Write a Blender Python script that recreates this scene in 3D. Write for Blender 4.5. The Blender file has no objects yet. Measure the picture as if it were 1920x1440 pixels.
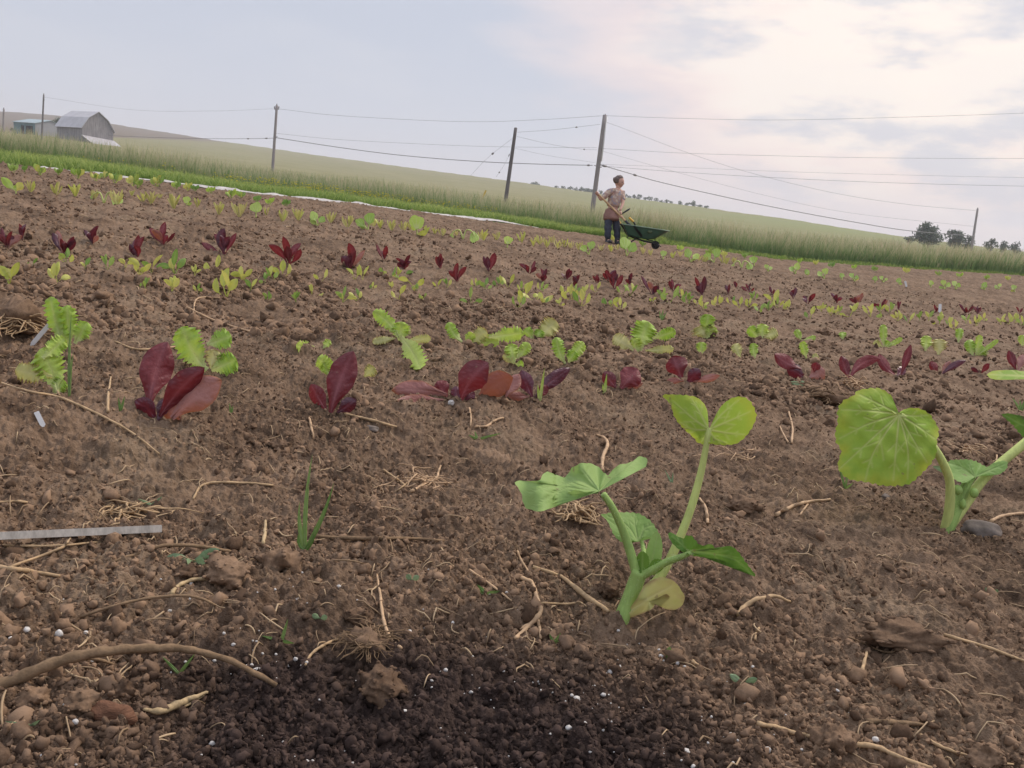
import bpy, math, random, time
import numpy as np
from mathutils import Vector, Matrix, Euler

rng = np.random.default_rng(11)
random.seed(11)
sc = bpy.context.scene
COL = sc.collection
W, H, F = 1920.0, 1440.0, 1600.0

# ------------------------------------------------------------------ camera
PITCH = math.radians(10.5)
ROLL = math.atan(0.1)
CAM = np.array([0.0, 0.0, 0.5])
_fwd = np.array([0.0, math.cos(PITCH), -math.sin(PITCH)])
_u0 = np.array([0.0, math.sin(PITCH), math.cos(PITCH)])
_r0 = np.array([1.0, 0.0, 0.0])
RT = math.cos(ROLL) * _r0 + math.sin(ROLL) * _u0
UP = -math.sin(ROLL) * _r0 + math.cos(ROLL) * _u0
cam_d = bpy.data.cameras.new("camera")
cam_d.sensor_width = 36.0
cam_d.lens = 36.0 * F / W
cam_d.clip_start = 0.02
cam_d.clip_end = 6000.0
cam = bpy.data.objects.new("camera", cam_d)
M = Matrix.Identity(4)
for i in range(3):
    M[i][0], M[i][1], M[i][2], M[i][3] = RT[i], UP[i], -_fwd[i], CAM[i]
cam.matrix_world = M
COL.objects.link(cam)
sc.camera = cam

# ------------------------------------------------------------------ light
SUN_EL, SUN_AZ = math.radians(48), math.radians(50)      # azimuth clockwise from +Y
world = bpy.data.worlds.new("World")
sc.world = world
world.use_nodes = True
sun_d = bpy.data.lights.new("sun", 'SUN')
sun_d.energy = 2.7
sun_d.angle = math.radians(14)
sun_d.color = (1.0, 0.88, 0.74)
sun = bpy.data.objects.new("sun", sun_d)
sun_dir = Vector((math.sin(SUN_AZ) * math.cos(SUN_EL), math.cos(SUN_AZ) * math.cos(SUN_EL), math.sin(SUN_EL)))
sun.rotation_euler = sun_dir.to_track_quat('Z', 'Y').to_euler()
sun.location = (30, 30, 60)
COL.objects.link(sun)
sc.view_settings.view_transform = 'Standard'
sc.view_settings.look = 'None'
sc.view_settings.exposure = 0.0
sc.view_settings.gamma = 1.0
sc.render.filter_size = 1.4
sc.cycles.max_bounces = 6
sc.cycles.transparent_max_bounces = 8
sc.cycles.volume_bounces = 0


def build_sky():
    nt = world.node_tree
    N, L = nt.nodes, nt.links
    N.clear()

    def n(t, **k):
        o = N.new(t)
        for a, b in k.items():
            setattr(o, a, b)
        return o

    def vm(op, a, b=None):
        o = n('ShaderNodeVectorMath', operation=op)
        for i, s in enumerate((a, b)):
            if s is None:
                continue
            if isinstance(s, (tuple, list)):
                o.inputs[i].default_value = s
            else:
                L.new(s, o.inputs[i])
        return o

    def mr(v, a, b, c=0.0, d=1.0):
        o = n('ShaderNodeMapRange', interpolation_type='SMOOTHSTEP')
        L.new(v, o.inputs['Value'])
        for k_, x in zip(('From Min', 'From Max', 'To Min', 'To Max'), (a, b, c, d)):
            o.inputs[k_].default_value = x
        return o.outputs['Result']

    def mix(f, a, b):
        o = n('ShaderNodeMix', data_type='RGBA')
        for s, i in ((f, 0), (a, 6), (b, 7)):
            if isinstance(s, (int, float)):
                o.inputs[i].default_value = s
            elif isinstance(s, (tuple, list)):
                o.inputs[i].default_value = (*s, 1)
            else:
                L.new(s, o.inputs[i])
        return o.outputs[2]

    def mul(a, b):
        o = n('ShaderNodeMath', operation='MULTIPLY')
        for i, s in enumerate((a, b)):
            if isinstance(s, (int, float)):
                o.inputs[i].default_value = s
            else:
                L.new(s, o.inputs[i])
        return o.outputs[0]

    tc = n('ShaderNodeTexCoord')
    d = vm('NORMALIZE', tc.outputs['Generated']).outputs[0]
    sep = n('ShaderNodeSeparateXYZ')
    L.new(d, sep.inputs[0])
    X, Z = sep.outputs['X'], sep.outputs['Z']
    # the bright bank of cloud in front of the sun, up and to the right
    glowd = (math.sin(math.radians(25)) * math.cos(math.radians(19)), math.cos(math.radians(25)) * math.cos(math.radians(19)), math.sin(math.radians(19)))
    gd = vm('DOT_PRODUCT', d, glowd).outputs['Value']
    noi = n('ShaderNodeTexNoise')
    mp = n('ShaderNodeMapping')
    mp.inputs['Scale'].default_value = (2.6, 2.6, 9.0)
    mp.inputs['Rotation'].default_value = (0.0, math.radians(10), 0.3)
    L.new(d, mp.inputs[0])
    L.new(mp.outputs[0], noi.inputs['Vector'])
    noi.inputs['Scale'].default_value = 1.7
    noi.inputs['Detail'].default_value = 8
    noi.inputs['Roughness'].default_value = 0.52
    noi2 = n('ShaderNodeTexNoise')
    mp2 = n('ShaderNodeMapping')
    mp2.inputs['Scale'].default_value = (3.0, 3.0, 9.0)
    mp2.inputs['Location'].default_value = (4.2, 1.1, 7.3)
    L.new(d, mp2.inputs[0])
    L.new(mp2.outputs[0], noi2.inputs['Vector'])
    noi2.inputs['Scale'].default_value = 2.3
    noi2.inputs['Detail'].default_value = 9
    noi2.inputs['Roughness'].default_value = 0.55
    # jittered distance to the glow gives the bank its cloudy rim
    add = n('ShaderNodeMath', operation='MULTIPLY_ADD')
    L.new(noi.outputs['Fac'], add.inputs[0])
    add.inputs[1].default_value = 0.16
    L.new(gd, add.inputs[2])
    glow = mr(add.outputs[0], 0.955, 1.055)
    glow2 = mr(add.outputs[0], 1.02, 1.08)
    K = 11.4
    S = lambda c: tuple(x * K for x in c)
    blue = S((0.535, 0.572, 0.672))
    low = S((0.640, 0.655, 0.725))
    cream = S((0.87, 0.725, 0.705))
    hot = S((1.0, 0.89, 0.80))
    grey = S((0.595, 0.60, 0.67))
    base = mix(mr(Z, 0.02, 0.22), low, blue)
    c1 = mix(glow, base, cream)
    c2 = mix(glow2, c1, hot)
    patch = mul(mr(noi2.outputs['Fac'], 0.47, 0.66), mr(gd, 0.92, 0.965))
    c3 = mix(mul(patch, 0.85), c2, grey)
    lowband = mr(Z, 0.10, 0.02)
    c4 = mix(mul(lowband, 0.75), c3, S((0.70, 0.665, 0.69)))
    wisps = mul(mr(noi.outputs['Fac'], 0.45, 0.75), 0.22)
    c5 = mix(wisps, c4, S((0.72, 0.71, 0.74)))
    sky = n('ShaderNodeTexSky')
    sky.sky_type = 'NISHITA'
    sky.sun_disc = False
    sky.sun_elevation = SUN_EL
    sky.sun_rotation = SUN_AZ
    sky.air_density = 1.4
    sky.dust_density = 3.0
    c6 = mix(0.93, sky.outputs[0], c5)
    # an overcast sky is brightest overhead
    lift = n('ShaderNodeVectorMath', operation='SCALE')
    L.new(c6, lift.inputs[0])
    L.new(mr(Z, 0.30, 0.85, 1.0, 1.75), lift.inputs['Scale'])
    c6 = lift.outputs[0]
    bg = n('ShaderNodeBackground')
    bg.inputs['Strength'].default_value = 0.1
    L.new(c6, bg.inputs['Color'])
    out = n('ShaderNodeOutputWorld')
    L.new(bg.outputs[0], out.inputs['Surface'])


build_sky()

# ------------------------------------------------------------------ small maths


def ray(u, v):
    return RT * ((u - W / 2) / F) + UP * (-(v - H / 2) / F) + _fwd


def P(u, v, d):
    u, v, d = np.asarray(u, float), np.asarray(v, float), np.asarray(d, float)
    return CAM + d[..., None] * (RT * ((u - W / 2) / F)[..., None] - UP * ((v - H / 2) / F)[..., None] + _fwd)


def hsh(ix, iy, seed):
    ix = ix.astype(np.int64).astype(np.uint32)
    iy = iy.astype(np.int64).astype(np.uint32)
    h = ix * np.uint32(374761393) + iy * np.uint32(668265263) + np.uint32((seed * 2246822519) & 0xffffffff)
    h = (h ^ (h >> np.uint32(13))) * np.uint32(1274126177)
    h = (h ^ (h >> np.uint32(16))) * np.uint32(2246822519)
    h = h ^ (h >> np.uint32(15))
    return h.astype(np.float64) / 4294967296.0


def vnoise(x, y, seed=0):
    xi, yi = np.floor(x), np.floor(y)
    fx, fy = x - xi, y - yi
    fx, fy = fx * fx * (3 - 2 * fx), fy * fy * (3 - 2 * fy)
    a, b = hsh(xi, yi, seed), hsh(xi + 1, yi, seed)
    c, d = hsh(xi, yi + 1, seed), hsh(xi + 1, yi + 1, seed)
    return (a * (1 - fx) + b * fx) * (1 - fy) + (c * (1 - fx) + d * fx) * fy - 0.5


def fbm(x, y, seed=0, octv=3):
    s, a = 0.0, 1.0
    for k in range(octv):
        s = s + a * vnoise(x * 2 ** k + 17.3 * k, y * 2 ** k - 9.1 * k, seed + k)
        a *= 0.5
    return s


def pebbles(x, y, cell, seed, r0, r1, pw=2.0):
    X, Y = x / cell, y / cell
    xi, yi = np.floor(X), np.floor(Y)
    out = np.zeros_like(X)
    for i in (-1, 0, 1):
        for j in (-1, 0, 1):
            cx, cy = xi + i, yi + j
            px = cx + 0.5 + (hsh(cx, cy, seed) - 0.5) * 0.9
            py = cy + 0.5 + (hsh(cx, cy, seed + 1) - 0.5) * 0.9
            r = r0 + (r1 - r0) * hsh(cx, cy, seed + 2) ** pw
            q = hsh(cx, cy, seed + 3) * 3.14
            dx, dy = X - px, Y - py
            ex = dx * np.cos(q) + dy * np.sin(q)
            ey = (dy * np.cos(q) - dx * np.sin(q)) * (1.0 + 0.6 * hsh(cx, cy, seed + 4))
            d2 = r * r - ex * ex - ey * ey
            out = np.maximum(out, np.where(d2 > 0, np.sqrt(np.maximum(d2, 0)), 0))
    return out * cell


def sst(a, b, x):
    t = np.clip((np.asarray(x, float) - a) / (b - a), 0, 1)
    return t * t * (3 - 2 * t)


# ------------------------------------------------------------------ terrain
_n = 0.16 * RT + UP - 0.2156 * _fwd
GX, GY = -_n[0] / _n[2], -_n[1] / _n[2]
H0 = 0.5 * np.linalg.norm(_n) / _n[2]

EDGE = [(-250, 283, 12.2), (0, 306, 13.2), (250, 336, 14.6), (500, 366, 16.3), (700, 388, 17.9), (900, 413, 19.9), (1100, 440, 22.5),
        (1300, 466, 25.7), (1500, 490, 30.0), (1700, 504, 34.0), (1920, 518, 40.0), (2200, 540, 48.0)]
CREST = [(-250, 192, 900), (0, 209, 900), (100, 214, 900), (250, 238, 880), (400, 262, 830), (600, 291, 760), (750, 312, 700), (900, 331, 640),
         (1000, 346, 600), (1150, 366, 550), (1300, 386, 500), (1500, 413, 430), (1700, 444, 380), (1920, 472, 340), (2200, 505, 320)]
_AZ = np.linspace(-70, 70, 281)


def _table(pts):
    p = np.array([P(u, v, d) for u, v, d in pts])
    a = np.degrees(np.arctan2(p[:, 0], p[:, 1]))
    r = np.hypot(p[:, 0], p[:, 1])
    e = (p[:, 2] - CAM[2]) / r
    k = np.exp(-0.5 * (np.arange(-6, 7) / 2.2) ** 2)
    k /= k.sum()
    f = lambda y: np.convolve(np.pad(np.interp(_AZ, a, y), 6, mode='edge'), k, 'valid')
    return f(r), f(e)


RE_T, EE_T = _table(EDGE)
RC_T, EC_T = _table(CREST)


def azr(x, y):
    return np.degrees(np.arctan2(x, y)), np.hypot(x, y)


def edge_r(a):
    return np.interp(np.clip(a, -70, 70), _AZ, RE_T)


def G0(x, y):
    """smooth height of the land, metres"""
    x, y = np.asarray(x, float), np.asarray(y, float)
    a, r = azr(x, y)
    r = np.maximum(r, 1e-3)
    ac = np.clip(a, -50, 50)
    re, ee = np.interp(ac, _AZ, RE_T), np.interp(ac, _AZ, EE_T)
    rc, ec = np.interp(ac, _AZ, RC_T), np.interp(ac, _AZ, EC_T)
    m = GX * x / r + GY * y / r
    m = np.where(np.abs(a) > 50, m * np.clip(1 - (np.abs(a) - 50) / 60, 0, 1), m)
    e_pl = -H0 / r + m
    mc = GX * np.sin(np.radians(ac)) + GY * np.cos(np.radians(ac))
    de = ee - (-H0 / re + mc)
    s1 = sst(math.log(5.5), 0, 0) if False else sst(0, 1, (np.log(r) - math.log(5.5)) / (np.log(re) - math.log(5.5)))
    e_in = e_pl + de * s1
    t = np.clip(np.log(r / re) / np.log(rc / re), 0, 1)
    e_out = ee + (ec - ee) * (0.45 * t + 0.55 * t * t)
    z_out = r * e_out
    z_out = np.where(r > rc, rc * ec - (r - rc) * 0.02, z_out)
    z = np.where(r < re, r * e_in, z_out)
    return CAM[2] + z


PD = np.array([math.sin(math.radians(47)), math.cos(math.radians(47))])     # along the rows
PQ = np.array([-PD[1], PD[0]])                                              # across the rows, away


def qrow(x, y):
    return x * PQ[0] + y * PQ[1]


def soil_mask(x, y):
    a, r = azr(x, y)
    return 1 - sst(0.985, 1.01, r / edge_r(a) + 0.02 * vnoise(x * 1.3, y * 1.3, 5))


def pot_mask(x, y):
    """dark potting mix spilled round the hole nearest the camera"""
    cx, cy = POT
    w = 0.06 * fbm(x * 9, y * 9, 61, 3) + 0.02 * vnoise(x * 60, y * 60, 66)
    d = np.hypot((x - cx) / 0.37, (y - cy) / 0.29)
    return 1 - sst(0.50, 1.18, d + w * 4.0)


def GM(x, y):
    """land plus the big unevenness of the beds"""
    x, y = np.asarray(x, float), np.asarray(y, float)
    s = soil_mask(x, y)
    a, r = azr(x, y)
    q = qrow(x, y)
    near = sst(0.5, 1.2, r)
    bed = 0.020 * np.exp(-((q - Q_RED1) / 0.20) ** 2) - 0.030 * np.exp(-((q - (Q_RED1 - 0.42)) / 0.16) ** 2) \
        - 0.022 * np.exp(-((q - (Q_RED1 + 0.95)) / 0.14) ** 2)
    bed = bed + 0.02 * np.sin(q * 6.0) * sst(3.2, 4.2, q)
    rough = 0.045 * fbm(x / 1.1, y / 1.1, 3, 2) + 0.035 * fbm(x / 0.34, y / 0.34, 8, 2)
    rough = rough * np.clip(0.55 + 0.5 * vnoise(x / 0.8, y / 0.8, 12) + 0.015 * r, 0.3, 1.2)
    hill = (1 - s) * (0.10 * fbm(x / 4, y / 4, 21, 3) + 0.5 * fbm(x / 60, y / 60, 23, 2) * sst(60, 200, r))
    return G0(x, y) + s * near * (bed + rough) + hill


def HT(x, y):
    """full height with clods"""
    x, y = np.asarray(x, float), np.asarray(y, float)
    s = soil_mask(x, y)
    a, r = azr(x, y)
    z = GM(x, y)
    d = np.zeros_like(z)
    big = np.clip(vnoise(x / 0.5, y / 0.5, 30) * 2.2 + 0.35, 0, 1)
    wx, wy = x + 0.012 * vnoise(x / 0.03, y / 0.03, 41), y + 0.012 * vnoise(x / 0.03, y / 0.03, 43)
    d += 0.40 * pebbles(wx, wy, 0.11, 101, 0.10, 0.48, 1.6) * big
    d += 0.42 * pebbles(wx, wy, 0.047, 111, 0.12, 0.55, 1.8)
    lod = sst(9.0, 4.0, r)
    d += 0.45 * pebbles(x + 0.2 * (wx - x), y + 0.2 * (wy - y), 0.021, 121, 0.2, 0.6, 1.2) * (0.25 + 0.75 * lod)
    d += 0.020 * fbm(x / 0.07, y / 0.07, 51, 5)
    d = d * (1 + 0.7 * sst(5.0, 11.0, r))
    k = r < 6.5
    if k.any():
        d[k] += 0.6 * pebbles(x[k], y[k], 0.0145, 141, 0.22, 0.6, 1.1) * sst(6.5, 4.5, r[k])
    k = r < 3.2
    if k.any():
        d[k] += (0.65 * pebbles(x[k], y[k], 0.0095, 131, 0.25, 0.62, 1.0) + 0.005 * fbm(x[k] / 0.008, y[k] / 0.008, 58, 2)) * sst(3.2, 1.9, r[k])
    return z + d * s


# field constants that need the bare land
POT = (0.0, 0.0)
Q_RED1 = 99.0


_TS = np.exp(np.linspace(math.log(0.35), math.log(900), 420))


def hit(u, v, fn=None):
    """where the ray through a pixel meets the land"""
    fn = fn or GM
    d = ray(u, v)
    p = CAM + _TS[:, None] * d
    g0 = GM if fn is HT else fn
    k = p[:, 2] - g0(p[:, 0], p[:, 1])
    i = int(np.argmax(k < 0))
    if k[i] >= 0:
        return None
    lo, hi = _TS[max(i - 1, 0)], _TS[i]
    for n_ in (48, 14, 14):
        t = np.linspace(lo * (.90 if n_ == 48 else 1), hi * (1.03 if n_ == 48 else 1), n_)
        p = CAM + t[:, None] * d
        k = p[:, 2] - fn(p[:, 0], p[:, 1])
        i = int(np.argmax(k < 0))
        if k[i] >= 0:
            i = n_ - 1
        lo, hi = t[max(i - 1, 0)], t[i]
    return CAM + hi * d


def depth(p):
    return float((np.asarray(p) - CAM) @ _fwd)


def pix(p):
    d = np.asarray(p) - CAM
    z = d @ _fwd
    return W / 2 + F * (d @ RT) / z, H / 2 - F * (d @ UP) / z


_p = hit(820, 745, G0)
Q_RED1 = float(qrow(_p[0], _p[1]))
_p = hit(860, 1455, G0)
POT = (float(_p[0]), float(_p[1]))

# ------------------------------------------------------------------ mesh helpers
def mk(name, V, F_, mats, parent=None, smooth=True, attrs=None, mi=None):
    """V (n,3) world coordinates, F_ list of index arrays (each (m,k)); one linked mesh object"""
    V = np.asarray(V, np.float64)
    if parent is not None:
        V = V - np.array(root_loc(parent))
    if isinstance(F_, np.ndarray):
        F_ = [F_]
    F_ = [np.asarray(f, np.int64) for f in F_ if len(f)]
    me = bpy.data.meshes.new(name)
    me.vertices.add(len(V))
    me.vertices.foreach_set('co', V.astype(np.float32).ravel())
    loops = np.concatenate([f.ravel() for f in F_])
    tot = np.concatenate([np.full(len(f), f.shape[1], np.int64) for f in F_])
    st = np.concatenate([[0], np.cumsum(tot)[:-1]])
    me.loops.add(len(loops))
    me.loops.foreach_set('vertex_index', loops.astype(np.int32))
    me.polygons.add(len(tot))
    me.polygons.foreach_set('loop_start', st.astype(np.int32))
    me.polygons.foreach_set('loop_total', tot.astype(np.int32))
    me.polygons.foreach_set('use_smooth', np.full(len(tot), bool(smooth)))
    if not isinstance(mats, (list, tuple)):
        mats = [mats]
    for m in mats:
        me.materials.append(m)
    if mi is not None:
        me.polygons.foreach_set('material_index', np.asarray(mi, np.int32))
    for k, a in (attrs or {}).items():
        at = me.attributes.new(k, 'FLOAT', 'POINT')
        at.data.foreach_set('value', np.asarray(a, np.float32).ravel())
    me.update(calc_edges=True)
    me.validate()
    o = bpy.data.objects.new(name, me)
    COL.objects.link(o)
    if parent is not None:
        o.parent = parent
    return o


def root_loc(o):
    p = np.zeros(3)
    while o is not None:
        p = p + np.array(o.location)
        o = o.parent
    return p


def tag(o, label=None, cat=None, group=None, kind=None):
    if label:
        o['label'] = label
    if cat:
        o['category'] = cat
    if group:
        o['group'] = group
    if kind:
        o['kind'] = kind
    return o


def thing(name, loc, label, cat, group=None):
    o = bpy.data.objects.new(name, None)
    o.empty_display_size = 0.05
    o.location = tuple(float(c) for c in loc)
    COL.objects.link(o)
    return tag(o, label, cat, group)


class MB:
    """collects pieces into one mesh"""

    def __init__(self):
        self.V, self.F, self.A, self.n = [], {}, {}, 0

    def add(self, V, Fs, **attrs):
        V = np.asarray(V, float)
        if isinstance(Fs, np.ndarray):
            Fs = [Fs]
        for f in Fs:
            f = np.asarray(f)
            if len(f):
                self.F.setdefault(f.shape[1], []).append(f + self.n)
        for k, a in attrs.items():
            self.A.setdefault(k, []).append(np.broadcast_to(np.asarray(a, float), (len(V),)))
        self.V.append(V)
        self.n += len(V)
        return self

    def build(self, name, mats, parent=None, smooth=True):
        V = np.concatenate(self.V)
        Fs = [np.concatenate(f) for f in self.F.values()]
        return mk(name, V, Fs, mats, parent, smooth, {k: np.concatenate(a) for k, a in self.A.items()})


def grid_faces(nu, nv, close=False):
    i = np.arange(nu - 1)[:, None]
    j = np.arange(nv if close else nv - 1)[None, :]
    j2 = (j + 1) % nv
    return np.stack([i * nv + j, i * nv + j2, (i + 1) * nv + j2, (i + 1) * nv + j], -1).reshape(-1, 4)


def tube(pts, rad, ns=7, ell=1.0):
    """closed tapering tube along pts"""
    pts = np.asarray(pts, float)
    n = len(pts)
    rad = np.broadcast_to(np.asarray(rad, float), (n,))
    T = np.gradient(pts, axis=0)
    T /= np.linalg.norm(T, axis=1)[:, None] + 1e-12
    ref = np.array([0.31, 0.17, 0.93]) if abs(T[0, 2]) < 0.9 else np.array([0.95, 0.2, 0.1])
    V = []
    for k in range(n):
        a = np.cross(T[k], ref)
        a /= np.linalg.norm(a) + 1e-12
        b = np.cross(T[k], a)
        ref = np.cross(a, T[k]) if False else b * 0 + ref
        th = np.linspace(0, 2 * np.pi, ns, endpoint=False)
        V.append(pts[k] + rad[k] * (np.cos(th)[:, None] * a + ell * np.sin(th)[:, None] * b))
    V = np.concatenate(V)
    F4 = grid_faces(n, ns, True)
    c0, c1 = len(V), len(V) + 1
    V = np.concatenate([V, pts[:1], pts[-1:]])
    j = np.arange(ns)
    F3 = np.concatenate([np.stack([np.full(ns, c0), (j + 1) % ns, j], -1), np.stack([np.full(ns, c1), (n - 1) * ns + j, (n - 1) * ns + (j + 1) % ns], -1)])
    return V, [F4, F3]


def smooth_path(ctrl, n):
    """Catmull-Rom through control points"""
    c = np.asarray(ctrl, float)
    if len(c) == 2:
        t = np.linspace(0, 1, n)[:, None]
        return c[0] * (1 - t) + c[1] * t
    c = np.concatenate([2 * c[:1] - c[1:2], c, 2 * c[-1:] - c[-2:-1]])
    t = np.linspace(0, len(c) - 3 - 1e-6, n)
    i = t.astype(int)
    f = (t - i)[:, None]
    p0, p1, p2, p3 = c[i], c[i + 1], c[i + 2], c[i + 3]
    return 0.5 * (2 * p1 + (p2 - p0) * f + (2 * p0 - 5 * p1 + 4 * p2 - p3) * f ** 2 + (3 * p1 - p0 - 3 * p2 + p3) * f ** 3)


def box(c, ax, half):
    """box from centre, three axes (rows) and half sizes"""
    c, ax, half = np.asarray(c, float), np.asarray(ax, float), np.asarray(half, float)
    s = np.array([[x, y, z] for x in (-1, 1) for y in (-1, 1) for z in (-1, 1)], float)
    V = c + (s * half) @ ax
    Fq = np.array([[0, 1, 3, 2], [4, 6, 7, 5], [0, 4, 5, 1], [2, 3, 7, 6], [0, 2, 6, 4], [1, 5, 7, 3]])
    return V, Fq


def ico(sub):
    import bmesh
    bm = bmesh.new()
    bmesh.ops.create_icosphere(bm, subdivisions=sub, radius=1.0)
    V = np.array([v.co[:] for v in bm.verts])
    F3 = np.array([[v.index for v in f.verts] for f in bm.faces])
    bm.free()
    return V, F3


ICO1, ICO2, ICO3 = ico(1), ico(2), ico(3)


def lump(size, seed, rough=0.35, icos=None):
    """irregular stone or clod, size = half axes"""
    V, F3 = icos or ICO3
    r = np.random.default_rng(seed)
    V = V.copy()
    for k in range(9):
        d = r.normal(size=3)
        d /= np.linalg.norm(d)
        V *= (1 + rough * r.uniform(-0.5, 0.5) * np.clip(V @ d, 0, 1)[:, None] ** 2)
    f = r.uniform(2, 6, (6, 3)) * r.choice([-1, 1], (6, 3))
    ph = r.uniform(0, 6.28, 6)
    n = sum(np.sin(V @ f[k] + ph[k]) for k in range(6)) / 6
    V *= (1 + rough * 0.5 * n)[:, None]
    return V * np.asarray(size), F3


# ------------------------------------------------------------------ materials
def new_mat(name):
    m = bpy.data.materials.new(name)
    m.use_nodes = True
    m.node_tree.nodes.clear()
    return m


class NB:
    def __init__(self, name):
        self.m = new_mat(name)
        self.N, self.L = self.m.node_tree.nodes, self.m.node_tree.links

    def n(self, t, **k):
        o = self.N.new(t)
        for a, b in k.items():
            setattr(o, a, b)
        return o

    def put(self, sock, s):
        if isinstance(s, (int, float)):
            sock.default_value = s
        elif isinstance(s, (tuple, list)):
            sock.default_value = (*s, 1) if len(s) == 3 and sock.type == 'RGBA' else s
        else:
            self.L.new(s, sock)

    def mix(self, f, a, b, bt='MIX'):
        o = self.n('ShaderNodeMix', data_type='RGBA', blend_type=bt)
        self.put(o.inputs[0], f)
        self.put(o.inputs[6], a)
        self.put(o.inputs[7], b)
        return o.outputs[2]

    def math(self, op, a, b=0.0):
        o = self.n('ShaderNodeMath', operation=op)
        self.put(o.inputs[0], a)
        self.put(o.inputs[1], b)
        return o.outputs[0]

    def mr(self, v, a, b, c=0.0, d=1.0):
        o = self.n('ShaderNodeMapRange', interpolation_type='SMOOTHSTEP')
        self.put(o.inputs['Value'], v)
        for k_, x in zip(('From Min', 'From Max', 'To Min', 'To Max'), (a, b, c, d)):
            o.inputs[k_].default_value = x
        return o.outputs['Result']

    def attr(self, name):
        return self.n('ShaderNodeAttribute', attribute_name=name).outputs['Fac']

    def pos(self, scale=None):
        g = self.n('ShaderNodeNewGeometry').outputs['Position']
        if scale is None:
            return g
        mp = self.n('ShaderNodeMapping')
        mp.inputs['Scale'].default_value = scale
        self.L.new(g, mp.inputs[0])
        return mp.outputs[0]

    def objco(self, scale=(1, 1, 1)):
        g = self.n('ShaderNodeTexCoord').outputs['Object']
        mp = self.n('ShaderNodeMapping')
        mp.inputs['Scale'].default_value = scale
        self.L.new(g, mp.inputs[0])
        return mp.outputs[0]

    def noise(self, vec, scale, detail=4, rough=0.55):
        o = self.n('ShaderNodeTexNoise')
        self.L.new(vec, o.inputs['Vector'])
        o.inputs['Scale'].default_value = scale
        o.inputs['Detail'].default_value = detail
        o.inputs['Roughness'].default_value = rough
        return o.outputs['Fac']

    def bump(self, h, dist, strength=1.0):
        o = self.n('ShaderNodeBump')
        o.inputs['Strength'].default_value = strength
        o.inputs['Distance'].default_value = dist
        self.L.new(h, o.inputs['Height'])
        return o.outputs['Normal']

    def finish(self, col, rough=0.9, spec=0.2, normal=None, trans=0.0, tcol=None, metal=0.0):
        p = self.n('ShaderNodeBsdfPrincipled')
        self.put(p.inputs['Base Color'], col)
        self.put(p.inputs['Roughness'], rough)
        p.inputs['Specular IOR Level'].default_value = spec
        p.inputs['Metallic'].default_value = metal
        if normal is not None:
            self.L.new(normal, p.inputs['Normal'])
        out = self.n('ShaderNodeOutputMaterial')
        s = p.outputs[0]
        if trans > 0:
            t = self.n('ShaderNodeBsdfTranslucent')
            self.put(t.inputs['Color'], tcol if tcol is not None else col)
            mx = self.n('ShaderNodeMixShader')
            mx.inputs[0].default_value = trans
            self.L.new(s, mx.inputs[1])
            self.L.new(t.outputs[0], mx.inputs[2])
            s = mx.outputs[0]
        self.L.new(s, out.inputs['Surface'])
        return self.m


def simple_mat(name, col, rough=0.8, spec=0.3, var=0.25, scale=6.0, stretch=(1, 1, 1), metal=0.0, bump=0.0):
    b = NB(name)
    v = b.objco(stretch)
    n_ = b.noise(v, scale, 5)
    n2 = b.noise(v, scale * 5.3, 3)
    f = b.math('ADD', b.math('MULTIPLY', n_, 0.65), b.math('MULTIPLY', n2, 0.35))
    lo = tuple(c * (1 - var) for c in col)
    hi = tuple(min(1, c * (1 + var)) for c in col)
    c = b.mix(b.mr(f, 0.3, 0.7), lo, hi)
    return b.finish(c, rough, spec, b.bump(f, bump) if bump else None, metal=metal)


def leaf_mat(name, cols, vein, trans=0.35, tcol=None, rough=0.45, spec=0.4, veinw=0.5, edge=None, nscale=60.0, bump=0.0015, cen=None):
    """cols two tones; attributes: rib (1 on the midrib or a vein), s along the leaf, k across; the object's own random gives each leaf its tone"""
    b = NB(name)
    v = b.objco()
    inf = b.n('ShaderNodeObjectInfo').outputs['Random']
    n1 = b.noise(v, nscale, 4)
    n2 = b.noise(v, nscale * 4, 3)
    f = b.math('ADD', b.math('MULTIPLY', n1, 0.55), b.math('MULTIPLY', inf, 0.45))
    c = b.mix(b.mr(f, 0.25, 0.75), cols[0], cols[1])
    if edge is not None:
        ew = b.math('MULTIPLY', b.mr(b.attr('edge'), 0.72, 1.0), b.mr(n1, 0.30, 0.62))
        c = b.mix(ew, c, edge)
    if cen is not None:
        c = b.mix(b.mr(b.attr('s'), 0.55, 0.0), c, cen)
    vv = b.math('MULTIPLY', b.attr('rib'), veinw)
    c2 = b.mix(vv, c, vein)
    sp = b.noise(v, nscale * 2.3, 2, .4)
    c2 = b.mix(b.math('MULTIPLY', b.mr(sp, 0.70, 0.76), 0.55), c2, (0.22, 0.15, 0.09))
    h = b.math('ADD', b.math('MULTIPLY', n1, 0.6), b.math('ADD', b.math('MULTIPLY', n2, 0.3), b.math('MULTIPLY', b.attr('rib'), -0.6)))
    return b.finish(c2, rough, spec, b.bump(h, bump) if bump else None, trans, tcol if tcol is not None else c2)


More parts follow.
